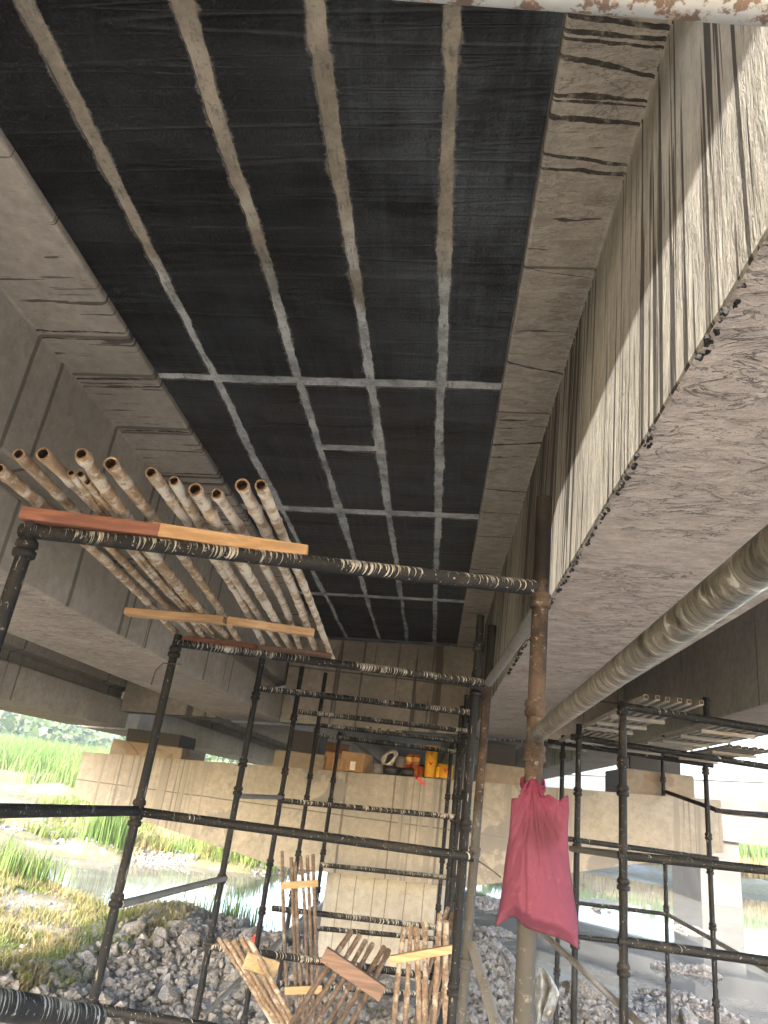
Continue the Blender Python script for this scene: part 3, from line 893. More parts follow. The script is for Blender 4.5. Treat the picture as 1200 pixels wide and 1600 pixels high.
pier = thing('bridge_pier', (-.44, 10, -2.6), 'hammerhead concrete pier with a long tapered cap on one wide column', 'pier')
cp = MB()
poly = [(-4.48, .05), (-4.47, -.42), (-4.36, -.50), (-1.77, -.93), (.45, -.88), (3.44, -.12), (3.43, .44)]
poly = poly[::-1]
cp.prism(poly, 9.3, 10.9, None, None, 1)
cp.build('pier_cap', M['cap'], pier, bevel=.03)
cl = MB(); w2, d2, rr = .75, .55, .22; pts = []
for sx_, sy_, a0 in ((1, 1, 0), (-1, 1, 90), (-1, -1, 180), (1, -1, 270)):
    for t in range(0, 91, 15):
        a = R(a0 + t); pts.append((-.44 + sx_ * (w2 - rr) + rr * math.cos(a), 10.1 + sy_ * (d2 - rr) + rr * math.sin(a)))
K = len(pts)
cl.add([(x, y, -3.2) for x, y in pts] + [(x, y, -.90) for x, y in pts], [(i, (i + 1) % K, K + (i + 1) % K, K + i) for i in range(K)], 0)
cl.add([(x, y, -.90) for x, y in pts], [tuple(range(K))])
cl.build('column', M['column'], pier)
for (xa, xb, h_) in ((-4.22, -3.25, .17), (-2.05, -1.38, .20), (.55, 1.15, .22), (2.35, 3.2, .27)):
    pd = MB(); z0 = captop((xa + xb) / 2) - .03
    pd.box((xa, 9.48, z0), (xb, 10.5, z0 + h_ + .03)); pd.build('bearing_pedestal', M['pedestal'], pier, bevel=.02)
    zt = (.64 if xa < -4 else .85) + .05 * ((xa + xb) / 2 - .3)
    if zt - (z0 + h_ + .03) > .02:
        rb = MB(); rb.box((xa + .12, 9.62, z0 + h_ + .032), (xb - .12, 10.3, min(zt - .02, z0 + h_ + .30))); rb.build('bearing', M['rubber'], pier)

p2 = copy_tree(pier); p2.location.y += 23.5; p2['label'] = 'second hammerhead pier far behind the first one, mostly hidden by it'

# ------------------------------------------------------------------ far bridge and its pier


def far_beam(A, B, z0, z1, dep, name, mat, parent):
    m_ = MB(); A, B = Vector(A), Vector(B); d = (B - A); nn = Vector((-d.y, d.x, 0)).normalized() * dep
    if nn.y < 0: nn = -nn
    p = [A, B, B + nn, A + nn]
    vs_ = [Vector((q_.x, q_.y, q_.z + z0)) for q_ in p] + [Vector((q_.x, q_.y, q_.z + z1)) for q_ in p]
    m_.add(vs_, [(0, 3, 2, 1), (4, 5, 6, 7), (0, 1, 5, 4), (1, 2, 6, 5), (2, 3, 7, 6), (3, 0, 4, 7)])
    return m_.build(name, mat, parent)


fb = thing('far_bridge', at(1000, 1250, 42), 'distant bridge with a pale blue parapet crossing behind the right pier end', 'bridge')
A = at(560, 1222, 46); B = at(1420, 1268, 34); A.z -= 0
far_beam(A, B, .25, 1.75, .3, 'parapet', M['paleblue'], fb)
far_beam(A, B, -.35, .245, 9, 'deck_edge', M['farconc'], fb)
for off in (.6, 3.4, 6.2):
    dv = (B - A); nn = Vector((-dv.y, dv.x, 0)).normalized(); nn = nn if nn.y > 0 else -nn
    far_beam(A + nn * off, B + nn * off, -1.25, -.355, 1.0, 'girder', M['farconc'], fb)
far_beam(A + (B - A) * .0 + Vector((0, -.15, 0)), B + Vector((0, -.15, 0)), .95, 1.02, .1, 'rail_line', M['bucket'], fb)
fp = thing('far_pier', at(1122, 1400, 36), 'grey wall pier of the distant bridge standing in the water on the right', 'pier')
pA = at(1098, 1330, 35.6); pB = at(1150, 1337, 36.4)
m_ = MB(); m_.box((pA.x, 36, -3.2), (pB.x, 40, .0)); m_.build('column', M['farconc'], fp)
m_ = MB(); m_.box((pA.x - .5, 35.7, .002), (pB.x + 6, 44, 1.1)); m_.build('pier_cap', M['farconc'], fp)

# ------------------------------------------------------------------ scaffolds
RP = .0242


def collar(z): return [(z - .024, .0275), (z - .020, .031), (z - .010, .0315), (z - .006, .0285), (z + .004, .0285), (z + .008, .032), (z + .018, .031), (z + .022, .0275)]


def cup(z): return [(z - .030, .030), (z - .026, .036), (z - .006, .037), (z - .002, .029), (z + .004, .029), (z + .008, .036), (z + .026, .034), (z + .034, .028)]


def standard(par, x, y, z0, z1, mat, cups=(), r=RP, lean=(0, 0), label=None):
    m_ = MB(); n = 6
    pts_ = [(x + lean[0] * (z0 + (z1 - z0) * i / n), y + lean[1] * (z0 + (z1 - z0) * i / n), z0 + (z1 - z0) * i / n) for i in range(n + 1)]
    m_.tube(pts_, r, 18, hollow=True, capm=0); o = m_.build('standard', mat, par)
    if label: o['label'] = label
    for z in cups:
        c_ = MB(); c_.tube([(x + lean[0] * z, y + lean[1] * z, q_) for q_, _ in (collar if mat is M['rusty'] else cup)(z)], [rr_ * r / RP for _, rr_ in (collar if mat is M['rusty'] else cup)(z)], 18); c_.build('coupler', M['cup'] if mat is not M['rusty'] else M['rusty'], o)
    return o


def bar(par, a, b_, mat, r=RP, name='ledger', seg=16, sag=.0, label=None):
    a, b_ = Vector(a), Vector(b_); m_ = MB(); n = 8
    m_.tube([a.lerp(b_, i / n) - Vector((0, 0, sag * math.sin(math.pi * i / n))) for i in range(n + 1)], r, seg, hollow=True, capm=0)
    o = m_.build(name, mat, par)
    if label: o['label'] = label
    return o


GZ = -2.75
scf = thing('scaffold', (-.6, 5, -2.6), 'long black tube scaffold standing under the middle slab in front of the pier', 'scaffold')
standard(scf, -1.385, 2.1, GZ, .72, M['pole'], (.60, -.2, -1.1))
standard(scf, .283, 2.15, GZ, .965, M['rusty'], (.615, .29, .165, -1.1), r=.0255, label='rusty standard, black at its top, with the pink bag')
standard(scf, -1.545, 4.0, GZ, .72, M['pole'], (.62, -.21, -.28, -.66, -1.13))
standard(scf, .258, 4.12, GZ, 1.0, M['rusty'], (-.21, -.72, -1.1), lean=(.012, 0), label='brown rusty standard leaning slightly')
standard(scf, .213, 4.42, GZ, 1.13, M['pole'], (.93, .66, -.1, -.9))
for (x, y, zt) in ((-1.435, 5.6, .90), (-1.40, 7.1, 1.10), (-1.365, 8.4, 1.26), (-1.18, 9.03, .66)):
    standard(scf, x, y, GZ, zt, M['pole'], (.60, .10, -.13 if y > 6 else -.10, -.69, -1.08, -1.9), r=.0235)
for (x, y, zt) in ((.255, 5.6, .98), (.262, 7.05, 1.0), (.262, 8.3, 1.05), (.20, 9.03, .75)):
    standard(scf, x, y, GZ, zt, M['pole'], (.62, .08, -.14, -.6, -1.08, -1.9), r=.0235)
# cross ledgers
for a_, b2_, mt in (((-1.42, 2.1, .662), (.30, 2.15, .655), M['ledger']), ((-1.56, 4.0, .672), (.26, 4.12, .662), M['ledger']), ((-1.46, 5.62, .665), (.27, 5.55, .66), M['ledger']),
                    ((-1.41, 7.12, .665), (.30, 7.0, .66), M['ledger']), ((-1.37, 8.45, .665), (.29, 8.3, .66), M['ledger']), ((-1.2, 9.02, .585), (.22, 9.02, .60), M['ledger']),
                    ((-1.38, 8.52, .56), (.28, 8.42, .555), M['ledger']),
                    ((-1.56, 4.0, -.238), (.25, 4.1, -.238), M['ledger_clean'])):
    bar(scf, a_, b2_, mt)
for (p, q_, Y, mt) in (((440, 1251), (716, 1277), 7.1, M['ledger']), ((500, 1351), (714, 1373), 8.4, M['ledger']), ((425, 1419), (716, 1453), 7.1, M['ledger']),
                       ((492, 1450), (716, 1470), 8.4, M['ledger']), ((330, 1479), (722, 1532), 5.6, M['ledger']), ((420, 1535), (716, 1558), 7.1, M['ledger']), ((300, 1600), (724, 1655), 5.6, M['ledger'])):
    bar(scf, at(*p, Y), at(*q_, Y), mt)
# lengthways ledgers and braces
bar(scf, (-1.40, 2.1, -.195), (-1.545, 4.0, -.235), M['ledger_clean'])
bar(scf, at(188, 1413, 4.0), at(352, 1372, 5.6), M['dusty'], .020)
bar(scf, at(352, 1372, 5.6) + Vector((0, 0, .55)), at(440, 1246, 7.1) , M['dusty'], .018)
bar(scf, at(316, 1588, 5.6), at(498, 1410, 8.4), M['dusty'], .019, 'diagonal_brace')
bar(scf, at(-90, 1556, 1.2), at(150, 1592, 1.75), M['ledger'], .0235)
bar(scf, (-1.56, 4.0, -1.125), (.24, 4.12, -1.16), M['ledger_clean'])
bar(scf, (.283, 2.16, .213), (.283, -.4, .26), M['galv'], .0215, seg=28, label='thick tube caked with cement rings reaching towards the viewer')
bar(scf, (.270, 4.2, .668), (.287, 2.17, .605), M['dusty'], .0235)
bar(scf, at(540, -31, .50), at(1290, 20, .50), M['peel'], .0153, seg=28, label='near tube with peeling pale paint')
bar(scf, at(738, 1478, 4.1), at(786, 1640, 3.5), M['dusty'], .024, 'diagonal_brace')
bar(scf, at(716, 1190, 8.2), at(735, 1160, 4.4) , M['pole'], .016)
# perforated plank lying on the far top ledgers
pk = MB(); pa, pb = at(574, 1139, 8.55), at(628, 1145, 8.55)
pk.box((pa.x, 8.40, .69), (pb.x, 8.62, .712)); pk.build('perforated_plank', M['slat'], scf)
for q_ in range(4):
    hl = MB(); xx = pa.x + (pb.x - pa.x) * (q_ + .5) / 4; hl.box((xx - .018, 8.392, .694), (xx + .018, 8.399, .708)); hl.build('plank_hole_shade', M['bamboo_end'], scf)  # dark blocks on the plank edge stand in for shaded holes

rs = thing('scaffold', (2, 6.5, -2.6), 'black tube scaffold on the right carrying slat panels beside the second girder', 'scaffold')
standard(rs, 1.135, 4.6, GZ, .72, M['pole'], (.67, .36, .20, -.30, -.72, -1.3))
standard(rs, 1.175, 6.2, GZ, .75, M['pole'], (.64, .22, -.16, -.85, -1.6), r=.0235)
standard(rs, 2.71, 7.7, GZ, .70, M['pole'], (.62, .02, -.28, -.75, -1.35), r=.0235)
standard(rs, 2.80, 9.4, GZ, 1.15, M['pole'], (.60, -.05, -.80, -1.5), r=.0235)
standard(rs, 1.30, 7.7, GZ, .80, M['pole'], (.60, .1, -.5, -1.3), r=.022)
m_ = at(1103, 1090, 5.4); m2_ = at(1106, 1131, 5.4)
o_ = bar(rs, m_, m2_, M['pole'], .025, 'tube_stub')
for (p, Ya, q_, Yb, mt, r_) in (((966, 1102), 4.6, (1235, 1146), 4.6, 'ledger_clean', RP), ((892, 1151), 6.2, (1240, 1204), 6.2, 'ledger_clean', RP), ((856, 1158), 7.7, (1114, 1196), 7.7, 'ledger_clean', RP),
                             ((838, 1304), 7.7, (1122, 1343), 7.7, 'ledger_clean', RP), ((966, 1336), 4.6, (1240, 1364), 4.6, 'ledger_clean', RP), ((893, 1326), 6.2, (970, 1336), 4.65, 'dusty', .022),
                             ((1040, 1237), 9.4, (1118, 1265), 7.7, 'ledger_clean', .022), ((1117, 1266), 7.7, (1240, 1279), 7.7, 'ledger_clean', .022), ((855, 1405), 9.4, (1046, 1429), 9.4, 'ledger_clean', .022),
                             ((855, 1458), 7.7, (1132, 1491), 7.7, 'ledger_clean', .022), ((966, 1470), 4.6, (1240, 1508), 4.6, 'ledger_clean', .0262)):
    bar(rs, at(*p, Ya), at(*q_, Yb), M[mt], r_)
bar(rs, at(1045, 1430, 9.4), at(1230, 1533, 7.0), M['dusty'], .022, 'diagonal_brace')
bar(rs, at(846, 1456, 6.2), at(1020, 1618, 4.4), M['dusty'], .021, 'diagonal_brace')

# ------------------------------------------------------------------ bamboo platforms on the near ledgers


def culm(par, a, b_, r, mat, seed, name='bamboo_pole'):
    a, b_ = Vector(a), Vector(b_); rnd = random.Random(seed); L = (b_ - a).length; n = int(L / .05)
    bend = Vector((rnd.uniform(-1, 1), 0, rnd.uniform(-1, 1))) * .022 * L / 2.5
    node = rnd.uniform(.18, .26); ph = rnd.uniform(0, node); pts_ = []; rad = []; s_ = 0.0; marks = sorted(set([0, L] + [k * .05 for k in range(1, n)] + [v for j in range(40) for v in (ph + j * node - .012, ph + j * node, ph + j * node + .012) if .02 < v < L - .02]))
    for d in marks:
        t = d / L; k = min(abs((d - ph) % node), node - abs((d - ph) % node))
        pts_.append(a.lerp(b_, t) + bend * math.sin(math.pi * t * 1.3)); rad.append(r * .93 * (.94 + .14 * rnd.random()) * (1 - .12 * t) * (1.0 + (.16 if k < .004 else .07 if k < .016 else 0)) * (1 + .03 * rnd.uniform(-1, 1)))
    m_ = MB(); m_.tube(pts_, rad, 12, 0, True, 1, hollow=True)
    return m_.build(name, [mat, M['bamboo_end'], M['bamboo_cut']], par)


def batten(par, a, b_, h, w, mat, name='batten', twist=0.0):
    a, b_ = Vector(a), Vector(b_); d = b_ - a; L = d.length
    q_ = d.to_track_quat('X', 'Z').to_matrix().to_4x4()
    m_ = MB(); m_.box((0, -w / 2, -h / 2), (L, w / 2, h / 2), 0, Matrix.Translation(a) @ q_ @ Matrix.Rotation(twist, 4, 'X'))
    return m_.build(name, mat, par, bevel=.004)


bp1 = thing('bamboo_platform', (-1.2, 3.2, .69), 'bamboo pole platform resting on red brown timber at the left end of the ledgers', 'platform', 'bamboo platforms on the scaffold')
near1 = [(-1.395, 1.86), (-1.27, 1.752), (-1.187, 1.737), (-1.125, 1.83), (-1.06, 1.714), (-.995, 1.763)]; far1 = [-1.63, -1.54, -1.46, -1.40, -1.325, -1.25]
for i, ((x, y), xf) in enumerate(zip(near1, far1)):
    if i == 3:
        for j in range(3): culm(bp1, (x + .012 * j - .02, y + .03 * j, .77 + .012 * (j % 2)), (xf + .02 * j - .03, 4.35, .758), .011, M['bamboo'], 90 + j, 'split_bamboo')
    else:
        culm(bp1, (x, y, .782 if i else .775), (xf, 4.45 + .04 * (i % 2), .752), (.0205, .0185, .0195, .02, .0215, .0205)[i], M['bamboo'], i)
batten(bp1, (-1.42, 2.09, .712), (-.955, 2.125, .708), .044, .07, M['timber_red'])
batten(bp1, (-1.64, 3.47, .712), (-1.10, 3.42, .712), .036, .06, M['timber'])
batten(bp1, (-1.60, 4.12, .714), (-1.10, 4.10, .714), .040, .07, M['timber_red'])
bp2 = thing('bamboo_platform', (-.8, 3.2, .69), 'bamboo pole platform resting on orange timber, nearer the middle of the ledgers', 'platform', 'bamboo platforms on the scaffold')
near2 = [(-.884, 1.792), (-.832, 1.84), (-.783, 1.89), (-.722, 1.91), (-.622, 1.827), (-.563, 1.815)]; far2 = [-1.09, -1.01, -.93, -.86, -.772, -.690]
for i, ((x, y), xf) in enumerate(zip(near2, far2)):
    culm(bp2, (x, y, .778), (xf, 4.46 + .03 * (i % 2), .753), (.0195, .0175, .0215, .0185, .0205, .0185)[i], M['bamboo_pale'], 20 + i)
batten(bp2, (-.985, 2.12, .710), (-.478, 2.20, .709), .046, .065, M['timber'])
batten(bp2, (-1.085, 3.41, .712), (-.655, 3.49, .712), .036, .055, M['timber'])
batten(bp2, (-1.07, 4.12, .714), (-.655, 4.14, .714), .040, .06, M['timber_dark'])

# ------------------------------------------------------------------ slat panels on the right scaffold


def slat_panel():
    t = thing('slat_panel', (1.25, 4.5, .73), 'slat panel', 'panel', 'slat panels on the right scaffold')
    for i in range(6):
        m_ = MB(); x = 1.25 + .064 * i; m_.box((x - .014, 4.5 - .02 * (i % 2), .738), (x + .014, 6.45, .766)); m_.build('slat', [M['slat']], t)
        m_ = MB(); m_.box((x - .010, 4.495 - .02 * (i % 2), .742), (x + .010, 4.499 - .02 * (i % 2), .762)); m_.build('slat_end', M['bamboo_end'], t)
    for y in (4.85, 5.3, 5.75, 6.15):
        m_ = MB(); m_.box((1.225, y, .711), (1.60, y + .05, .736)); m_.build('cross_slat', M['slat'], t)
    return t


sp = slat_panel()
sp['label'] = 'slat panel nearest the viewer, its six slat ends above the front ledger'
for (dx, dy, dz, lb) in ((.66, .55, -.015, 'slat panel beyond the short tube stub, reaching out of the right edge'), (.02, 1.95, -.01, 'slat panel behind the front one, beside the second girder'),
                         (.62, 1.75, -.012, 'slat panel in the middle of the back row'), (1.2, 1.85, -.014, 'slat panel at the right end of the back row')):
    q_ = copy_tree(sp); q_.location += Vector((dx, dy, dz)); q_['label'] = lb

# ------------------------------------------------------------------ pole panels leaning and standing on the ground


def stick_panel(label, sticks, battens, mat, name='pole_panel', r=.019):
    p0 = Vector(sticks[0][0]); t = thing(name, (p0.x, p0.y, GZ + .15), label, 'pole panel', 'pole panels stored on the ground')
    for i, (a, b_) in enumerate(sticks): culm(t, a, b_, r * U(.85, 1.12), mat, 300 + i + int(abs(p0.x) * 100), 'pole')
    for (a, b_, h, w, mt) in battens: batten(t, a, b_, h, w, mt)
    return t


Ya = 6.75
tops = [(441, 1330), (455, 1340), (461, 1347), (470, 1338), (480, 1337), (489, 1335)]; bots = [(452, 1600), (466, 1600), (476, 1600), (484, 1600), (492, 1600), (503, 1600)]
stick_panel('upright panel of thin poles with two pale battens, left of the pier column', [(at(*p, Ya + .25), at(q_[0], q_[1] + 40, Ya - .2)) for p, q_ in zip(tops, bots)],
            [(at(441, 1384, Ya + .10), at(497, 1380, Ya + .10), .055, .025, M['timber_pale']), (at(445, 1548, Ya - .14), at(503, 1546, Ya - .14), .055, .025, M['timber_pale'])], M['stick'], r=.0165)
stick_panel('slanting bundle of poles with one pale batten, leaning to the left', [(at(341 + 12 * i, 1466 + 2 * (i % 3), 5.5 - .09 * i), at(452 + 8 * i, 1640, 5.3 - .10 * i)) for i in range(5)],
            [(at(384, 1500, 5.05), at(432, 1515, 5.2), .09, .03, M['timber_pale'])], M['stick_pale'], r=.017)
tops = [(549, 1456), (562, 1462), (571, 1470), (582, 1475), (600, 1480), (607, 1485)]
bots = [(452, 1604), (470, 1606), (490, 1606), (512, 1606), (528, 1606), (548, 1606)]
stick_panel('slanting panel of six dark poles with one thick dark batten, in front of the column', [(at(*p, 5.35), at(q_[0] - 12, q_[1] + 18, 4.75)) for p, q_ in zip(tops, bots)],
            [(at(506, 1490, 5.02), at(598, 1553, 5.02), .085, .045, M['timber_dark'])], M['stick'], r=.0195)
tops = [(632, 1450), (642, 1446), (650, 1450), (664, 1442), (687, 1428), (697, 1440)]
bots = [(612, 1620), (632, 1620), (656, 1620), (664, 1620), (677, 1620), (696, 1620)]
stick_panel('upright panel of crooked peeled poles with a rough batten, beside the brown standard', [(at(*p, 5.25), at(*q_, 4.9)) for p, q_ in zip(tops, bots)],
            [(at(609, 1500, 5.06), at(716, 1481, 5.06), .045, .04, M['timber'])], M['stick_pale'], r=.0185)
stick_panel('slanting poles behind the crooked pole panel', [(at(700 + 7 * i, 1418 + 9 * (i % 2), 5.75), at(640 + 11 * i, 1625, 5.3)) for i in range(4)], [], M['stick'], r=.017)

# ------------------------------------------------------------------ pink bag


def pink_bag():
    bag = thing('cloth_bag', (.283, 2.06, .0), 'pink cloth bag knotted to the rusty scaffold standard', 'bag')
    rows = [(1236, 803, 884), (1244, 800, 888), (1252, 799, 889), (1268, 798, 889.5), (1285, 797, 888), (1305, 795.5, 887.5), (1325, 792, 888), (1350, 788.5, 890), (1380, 785, 894), (1405, 781.5, 897.5), (1425, 778.5, 901), (1440, 775, 903.5)]
    NU = 72; NV = 56
    ys_ = np.array([r_[0] for r_ in rows]); ls = np.array([r_[1] for r_ in rows]); rs_ = np.array([r_[2] for r_ in rows])

    def topc(u):                       # upper hem: up at the knot, a stepped shoulder on each side
        x = 797 + 92 * u
        k = math.exp(-((x - 829) / 7.5) ** 2)
        return 1243 - 24 * k + 4 * math.sin(u * 17) * (1 - k) + 3 * (u > .55) + 10 * (1 - sst(0, .07, u)) * .4

    def botc(u): return 1447 - 13 * math.exp(-((u - .20) / .12) ** 2) + 32 * u ** 2.2 - 3 * math.sin(u * 9) * (1 - u) + 6 * (u - .5) * (u > .5)

    m_ = MB(); V = []
    for side in (0, 1):
        for j in range(NV + 1):
            for i in range(NU + 1):
                u = i / NU; v = j / NV
                py = topc(u) * (1 - v) + botc(u) * v
                px = np.interp(py, ys_, ls) * (1 - u) + np.interp(py, ys_, rs_) * u
                edge = math.sqrt(max(0.0, 1 - (2 * u - 1) ** 2))
                fill = .012 + .058 * sst(0.05, .75, v) * (1 - sst(.90, 1.0, v)) + .010 * (1 - v)
                kx, ky = px - 833, py - 1258; ang = math.atan2(kx, ky + 30); dist = math.hypot(kx, ky)
                fold = (math.sin(ang * 26 + fbm(ang * 4, v, 1, 1.6, 3) * 5) * .0045 + math.sin(ang * 11 + 1.2) * .0035) * math.exp(-dist / 110) * sst(0, .15, edge)
                fold += fbm(u * 3, v * 3.4, 2 + side, 1.5, 4) * .008 * sst(0, .3, edge)
                diag = math.sin((u * 1.3 + v * 2.1) * 9) * .004 * sst(.55, .95, v) * edge
                crease = -.006 * math.exp(-((u - .25 - .1 * v) / .025) ** 2) * sst(.3, .6, v)
                th = fill * edge + (fold + diag + crease) * (1 if side == 0 else .7)
                Yc = 2.085 + .030 * v - .005 * math.cos((u - .38) * 6)
                y = Yc - th if side == 0 else Yc + .012 * edge + max(-.004, th * .12)
                V.append(at(px, py, y))
    off = (NV + 1) * (NU + 1)
    F = []
    for side in (0, 1):
        for j in range(NV):
            for i in range(NU):
                a = side * off + j * (NU + 1) + i; F.append((a, a + 1, a + NU + 2, a + NU + 1))
    m_.add(V, F, 0, True)
    o = m_.build('bag_body', M['cloth'], bag, merge=True)
    sd_ = o.modifiers.new('cloth_thickness', 'SOLIDIFY'); sd_.thickness = .0015
    # twisted handle loop around the tube and the knot in front
    for k, (w_, dz) in enumerate(((.0048, -.004), (.0042, .006))):
        m_ = MB(); pts_ = []
        for i in range(33):
            a = 2 * math.pi * i / 32; pts_.append((.283 + .0305 * math.cos(a), 2.15 + .0315 * math.sin(a), .080 + dz + .016 * math.sin(a) + .004 * math.sin(5 * a)))
        m_.tube(pts_, [w_ * (1 + .15 * math.sin(i * 1.3)) for i in range(33)], 10, cap=False); m_.build('handle', M['cloth'], bag)
    for (xa, ya, xb, yb, w_) in ((829, 1219, 826, 1262, .0075), (833, 1219, 843, 1266, .009), (838, 1222, 850, 1252, .007), (824, 1222, 812, 1248, .006)):
        m_ = MB(); a, b_ = at(xa, ya, 2.108), at(xb, yb, 2.072)
        m_.tube([a.lerp(b_, i / 9) + Vector((.002 * math.sin(i * 2.1), -.006 * math.sin(math.pi * i / 9), 0)) for i in range(10)], [w_ * (.75 + .35 * math.sin(math.pi * i / 9)) for i in range(10)], 10); m_.build('strap', M['cloth'], bag)


pink_bag()


# grey rag hanging on a thin tube of the right scaffold
def rag():
    m_ = MB(); NU, NV = 26, 40; V = []
    for j in range(NV + 1):
        for i in range(NU + 1):
            u, v = i / NU, j / NV
            l = np.interp(v, [0, .25, .6, 1], [842, 838, 835, 836]); r_ = np.interp(v, [0, .18, .45, .75, 1], [849, 862, 874, 868, 858])
            px = l * (1 - u) + r_ * u; py = 1512 + (1590 + 14 * math.sin(u * 7) + 10 * (1 - u) - 1512) * v
            y = 7.62 + .05 * math.sin(u * 13 + v * 3) * sst(0, .3, v) + .03 * fbm(u * 3, v * 3, 1, 1, 3)
            V.append(at(px, py, y))
    F = [(j * (NU + 1) + i, j * (NU + 1) + i + 1, (j + 1) * (NU + 1) + i + 1, (j + 1) * (NU + 1) + i) for j in range(NV) for i in range(NU)]
    m_.add(V, F, 0, True); o = m_.build('rag', M['rag']); sd_ = o.modifiers.new('thickness', 'SOLIDIFY'); sd_.thickness = .004
    tag(o, 'torn grey blue plastic rag hanging low on a thin scaffold tube', 'rag')


rag()

# ------------------------------------------------------------------ things stored on the pier cap


def lathe(par, cx_, cy_, z0, prof, name, mat, seg=28):
    m_ = MB(); vs_ = []
    for (r_, z) in prof:
        for k in range(seg): a = 2 * math.pi * k / seg; vs_.append((cx_ + r_ * math.cos(a), cy_ + r_ * math.sin(a), z0 + z))
    n = len(prof)
    m_.add(vs_, [(j * seg + k, j * seg + (k + 1) % seg, (j + 1) * seg + (k + 1) % seg, (j + 1) * seg + k) for j in range(n - 1) for k in range(seg)], 0, False)
    m_.add([vs_[(n - 1) * seg + k] for k in range(seg)], [tuple(range(seg))]); m_.add([vs_[k] for k in range(seg)], [tuple(range(seg))])
    o = m_.build(name, mat, par, merge=True)
    for p in o.data.polygons: p.use_smooth = len(p.vertices) == 4
    return o


def on_cap(px, Y): return at(px, 1200, Y).x


SC = 9.5 / 1030.0                                                # metres per photo pixel near the cap front


def can(px, Y, wpx, hpx, mat, name, label, cat, lip=True, dz=0.0, mark=None, group=None, labelmat=None):
    x = on_cap(px, Y); r_ = wpx * SC / 2; h = hpx * SC; z0 = captop(x) + dz + .004
    t = thing(name, (x, Y, z0), label, cat, group)
    prof = [(r_ * .97, 0), (r_, .01), (r_, h * .93), (r_ * 1.04, h * .93), (r_ * 1.04, h * .97), (r_ * .98, h), (r_ * .9, h), (r_ * .88, h * .97)] if lip else [(r_ * .9, 0), (r_, h), (r_ * .95, h), (r_ * .86, h * .2)]
    lathe(t, x, Y, z0, prof, 'body', mat)
    if labelmat: lathe(t, x, Y, z0, [(r_ * 1.012, h * .30), (r_ * 1.012, h * .72)], 'paper_label', labelmat)
    for (zc, s_) in (mark or ()):
        m_ = MB(); vs_ = []
        for k, (a, zz) in enumerate(((-.34, .5), (.34, .5), (0, -.5))):
            an = -math.pi / 2 + a * s_ * 2.2 ; vs_.append((x + (r_ + .003) * math.cos(an), Y + (r_ + .003) * math.sin(an), z0 + h * zc + zz * s_ * r_ * 1.2))
        vs_ += [(v[0], v[1] - .003, v[2]) for v in vs_]
        m_.add(vs_, [(0, 1, 2), (3, 5, 4), (0, 3, 4, 1), (1, 4, 5, 2), (2, 5, 3, 0)]); m_.build('triangle_mark', M['red_mark'], t)
    return t


can(672.5, 9.42, 16, 41, M['yellow'], 'plastic_drum', 'tall yellow drum with red triangle marks on the pier cap', 'drum', mark=((.78, .9), (.42, .62)))
can(696, 9.40, 21, 18, M['yellow'], 'plastic_tub', 'squat yellow tub with a red triangle mark at the right end of the stored goods', 'tub', mark=((.58, .6),))
can(684.5, 9.36, 6, 14, M['yellow'], 'plastic_bottle', 'small yellow bottle between the drum and the tub', 'bottle')
for (px, Y, dz, lb) in ((637, 9.5, 0, 'lower left orange brown tin in the stack beside the yellow drum'), (649, 9.47, 0, 'lower middle orange brown tin in the stack beside the yellow drum'), (658, 9.53, 0, 'tin with a bare brown side right against the yellow drum'),
                        (638, 9.5, .135, 'yellow labelled tin on top at the left of the tin stack'), (649, 9.47, .135, 'yellow labelled tin on top at the middle of the tin stack')):
    can(px, Y, 10.5, 14, M['tin_orange'], 'paint_tin', lb, 'tin', dz=dz, group='tins stacked on the pier cap', labelmat=M['tin_label'] if dz or px == 637 else None)
can(624, 9.62, 17, 26, M['bucket'], 'bucket', 'pale grey bucket behind the black pans on the pier cap', 'bucket', lip=False)
can(612, 9.42, 24, 11, M['pan'], 'black_pan', 'wide black pan below the white sack', 'pan', lip=False)
can(637, 9.38, 20, 9, M['pan'], 'black_pan', 'flat black pan in front of the tins', 'pan', lip=False)
can(591, 9.5, 15, 13, M['bucket'], 'paint_tin', 'small grey pot left of the pans', 'pot', lip=False)


def carton(px, Y, wpx, dm, hpx, rz, label, flaps, paper=False, tilt=0.0):
    x = on_cap(px, Y); w_, h = wpx * SC, hpx * SC; z0 = captop(x) + .006
    t = thing('cardboard_box', (x, Y, z0), label, 'box', 'cardboard boxes on the pier cap')
    mx = Matrix.Translation((x, Y, z0)) @ Matrix.Rotation(rz, 4, 'Z') @ Matrix.Rotation(tilt, 4, 'Y')
    m_ = MB(); m_.box((-w_ / 2, -dm / 2, 0), (w_ / 2, dm / 2, h), 0, mx); m_.build('carton', M['card'], t, bevel=.006)
    if flaps:
        for sg in (-1, 1):
            f = MB(); f.box((-w_ / 2, 0, 0), (w_ / 2, dm * .48, .006), 0, mx @ Matrix.Translation((0, sg * dm / 2, h + .003)) @ Matrix.Rotation((R(115) if sg > 0 else R(-70)) * 1.0, 4, 'X') @ Matrix.Rotation(0 if sg > 0 else 0, 4, 'Z'))
            f.build('flap', M['card_dark'], t)
    if paper:
        f = MB(); f.box((-.02, -dm / 2 - .004, h * .08), (.05, -dm / 2 - .0005, h * .52), 0, mx); f.build('paper_label', M['label'], t)


carton(556, 9.58, 34, .34, 25, R(-14), 'closed brown carton with a white paper label on its front', False, True)
carton(524, 9.72, 34, .30, 24, R(10), 'open brown carton with raised flaps behind the others', True)
carton(533, 9.5, 16, .22, 15, R(-25), 'small carton squeezed between the two larger boxes', False)


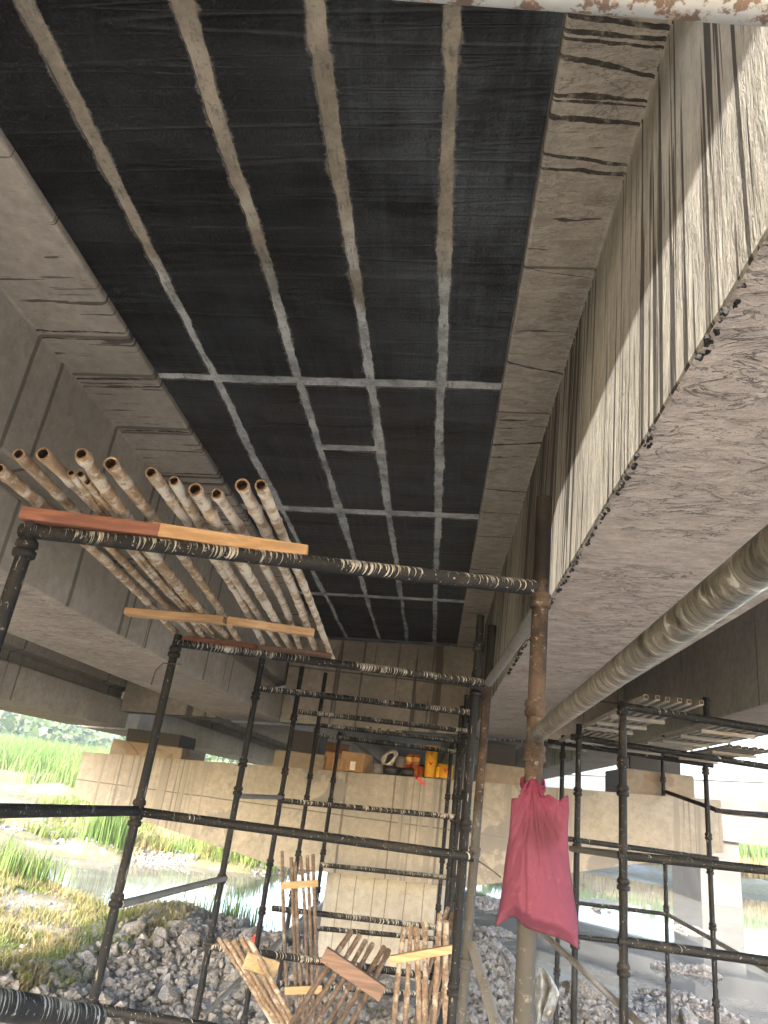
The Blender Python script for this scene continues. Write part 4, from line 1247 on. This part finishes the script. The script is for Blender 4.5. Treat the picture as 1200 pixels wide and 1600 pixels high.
def sack():
    x = on_cap(607, 9.55); z0 = captop(x) + .10
    m_ = MB(); pts_ = []
    for k in range(3):
        pts_.append([(x + (.085 - .01 * k) * math.cos(a) * (1 + .12 * math.sin(3 * a + k)), 9.52 - .02 * k + .03 * math.sin(a), z0 + .10 + (.10 - .008 * k) * math.sin(a + .5)) for a in [2 * math.pi * i / 40 for i in range(41)]])
    for p in pts_: m_.tube(p, .016, 10, cap=False)
    tag(m_.build('rope_coil', M['sack']), 'white rope coil lying on the black pan on the pier cap', 'rope')


sack()
rb = MB(); pp = [at(648, 1213, 9.33), at(652, 1216, 9.27), at(657, 1221, 9.27), at(664, 1226, 9.265)]
for i in range(3):
    a, b_ = pp[i], pp[i + 1]; w_ = Vector((0, 0, .018)); e = Vector((0, .003, 0))
    rb.add([a - w_, b_ - w_, b_ + w_, a + w_, a - w_ + e, b_ - w_ + e, b_ + w_ + e, a + w_ + e], [(0, 1, 2, 3), (7, 6, 5, 4), (0, 4, 5, 1), (3, 2, 6, 7), (0, 3, 7, 4), (1, 5, 6, 2)])
rb.build('ribbon', M['ribbon'], merge=True)
tag(bpy.data.objects['ribbon'], 'red plastic ribbon hanging over the front of the pier cap', 'ribbon')

sc_ = MB(); p_ = Vector((-2.05, 10.2, ground_h(-2.05, 10.2) + .10))
for k in range(3): sc_.box((-.05, -.03, -.02), (.05, .03, .02), 0, Matrix.Translation(p_ + Vector((.03 * k - .03, 0, .035 * k))) @ Matrix.Rotation(.5 * k + .3, 4, 'Y') @ Matrix.Rotation(.8 * k, 4, 'X'))
tag(sc_.build('plastic_scrap', M['ribbon'], bevel=.01), 'small red plastic scrap lying on the grey rubble by the slanting poles', 'scrap')
# wires and twigs
for (pts_, lb) in (([(236, 1070, 3.9), (243, 1048, 3.85), (255, 1036, 3.85), (283, 1038, 3.9)], 'thin rusty wire hooked on the left scaffold standard'),
                   ([(190, 1150, 9.5), (200, 1158, 9.45), (212, 1172, 9.42), (216, 1180, 9.40)], 'thin brown wire hanging over the left bearing pedestal'),
                   ([(747, 1345, 4.1), (765, 1357, 4.0), (783, 1371, 3.9)], 'thin tie wire sticking out behind the pink bag')):
    m_ = MB(); m_.tube([at(*p) for p in pts_], .003, 6); tag(m_.build('tie_wire', M['wire']), lb, 'wire')

# ------------------------------------------------------------------ air: far things fade
hz = bpy.data.materials.new('pale haze'); hz.use_nodes = True; ht = hz.node_tree
ht.nodes.remove(ht.nodes['Principled BSDF']); pv = ht.nodes.new('ShaderNodeVolumePrincipled')
pv.inputs['Color'].default_value = (.93, .96, 1, 1); pv.inputs['Density'].default_value = .0009; pv.inputs['Anisotropy'].default_value = .2
ht.links.new(pv.outputs[0], ht.nodes['Material Output'].inputs['Volume'])
b = MB(); b.box((-520, -80, -14), (520, 760, 60)); tag(b.build('haze', hz), kind='stuff')
c.volume_bounces = 0; c.volume_max_steps = 64
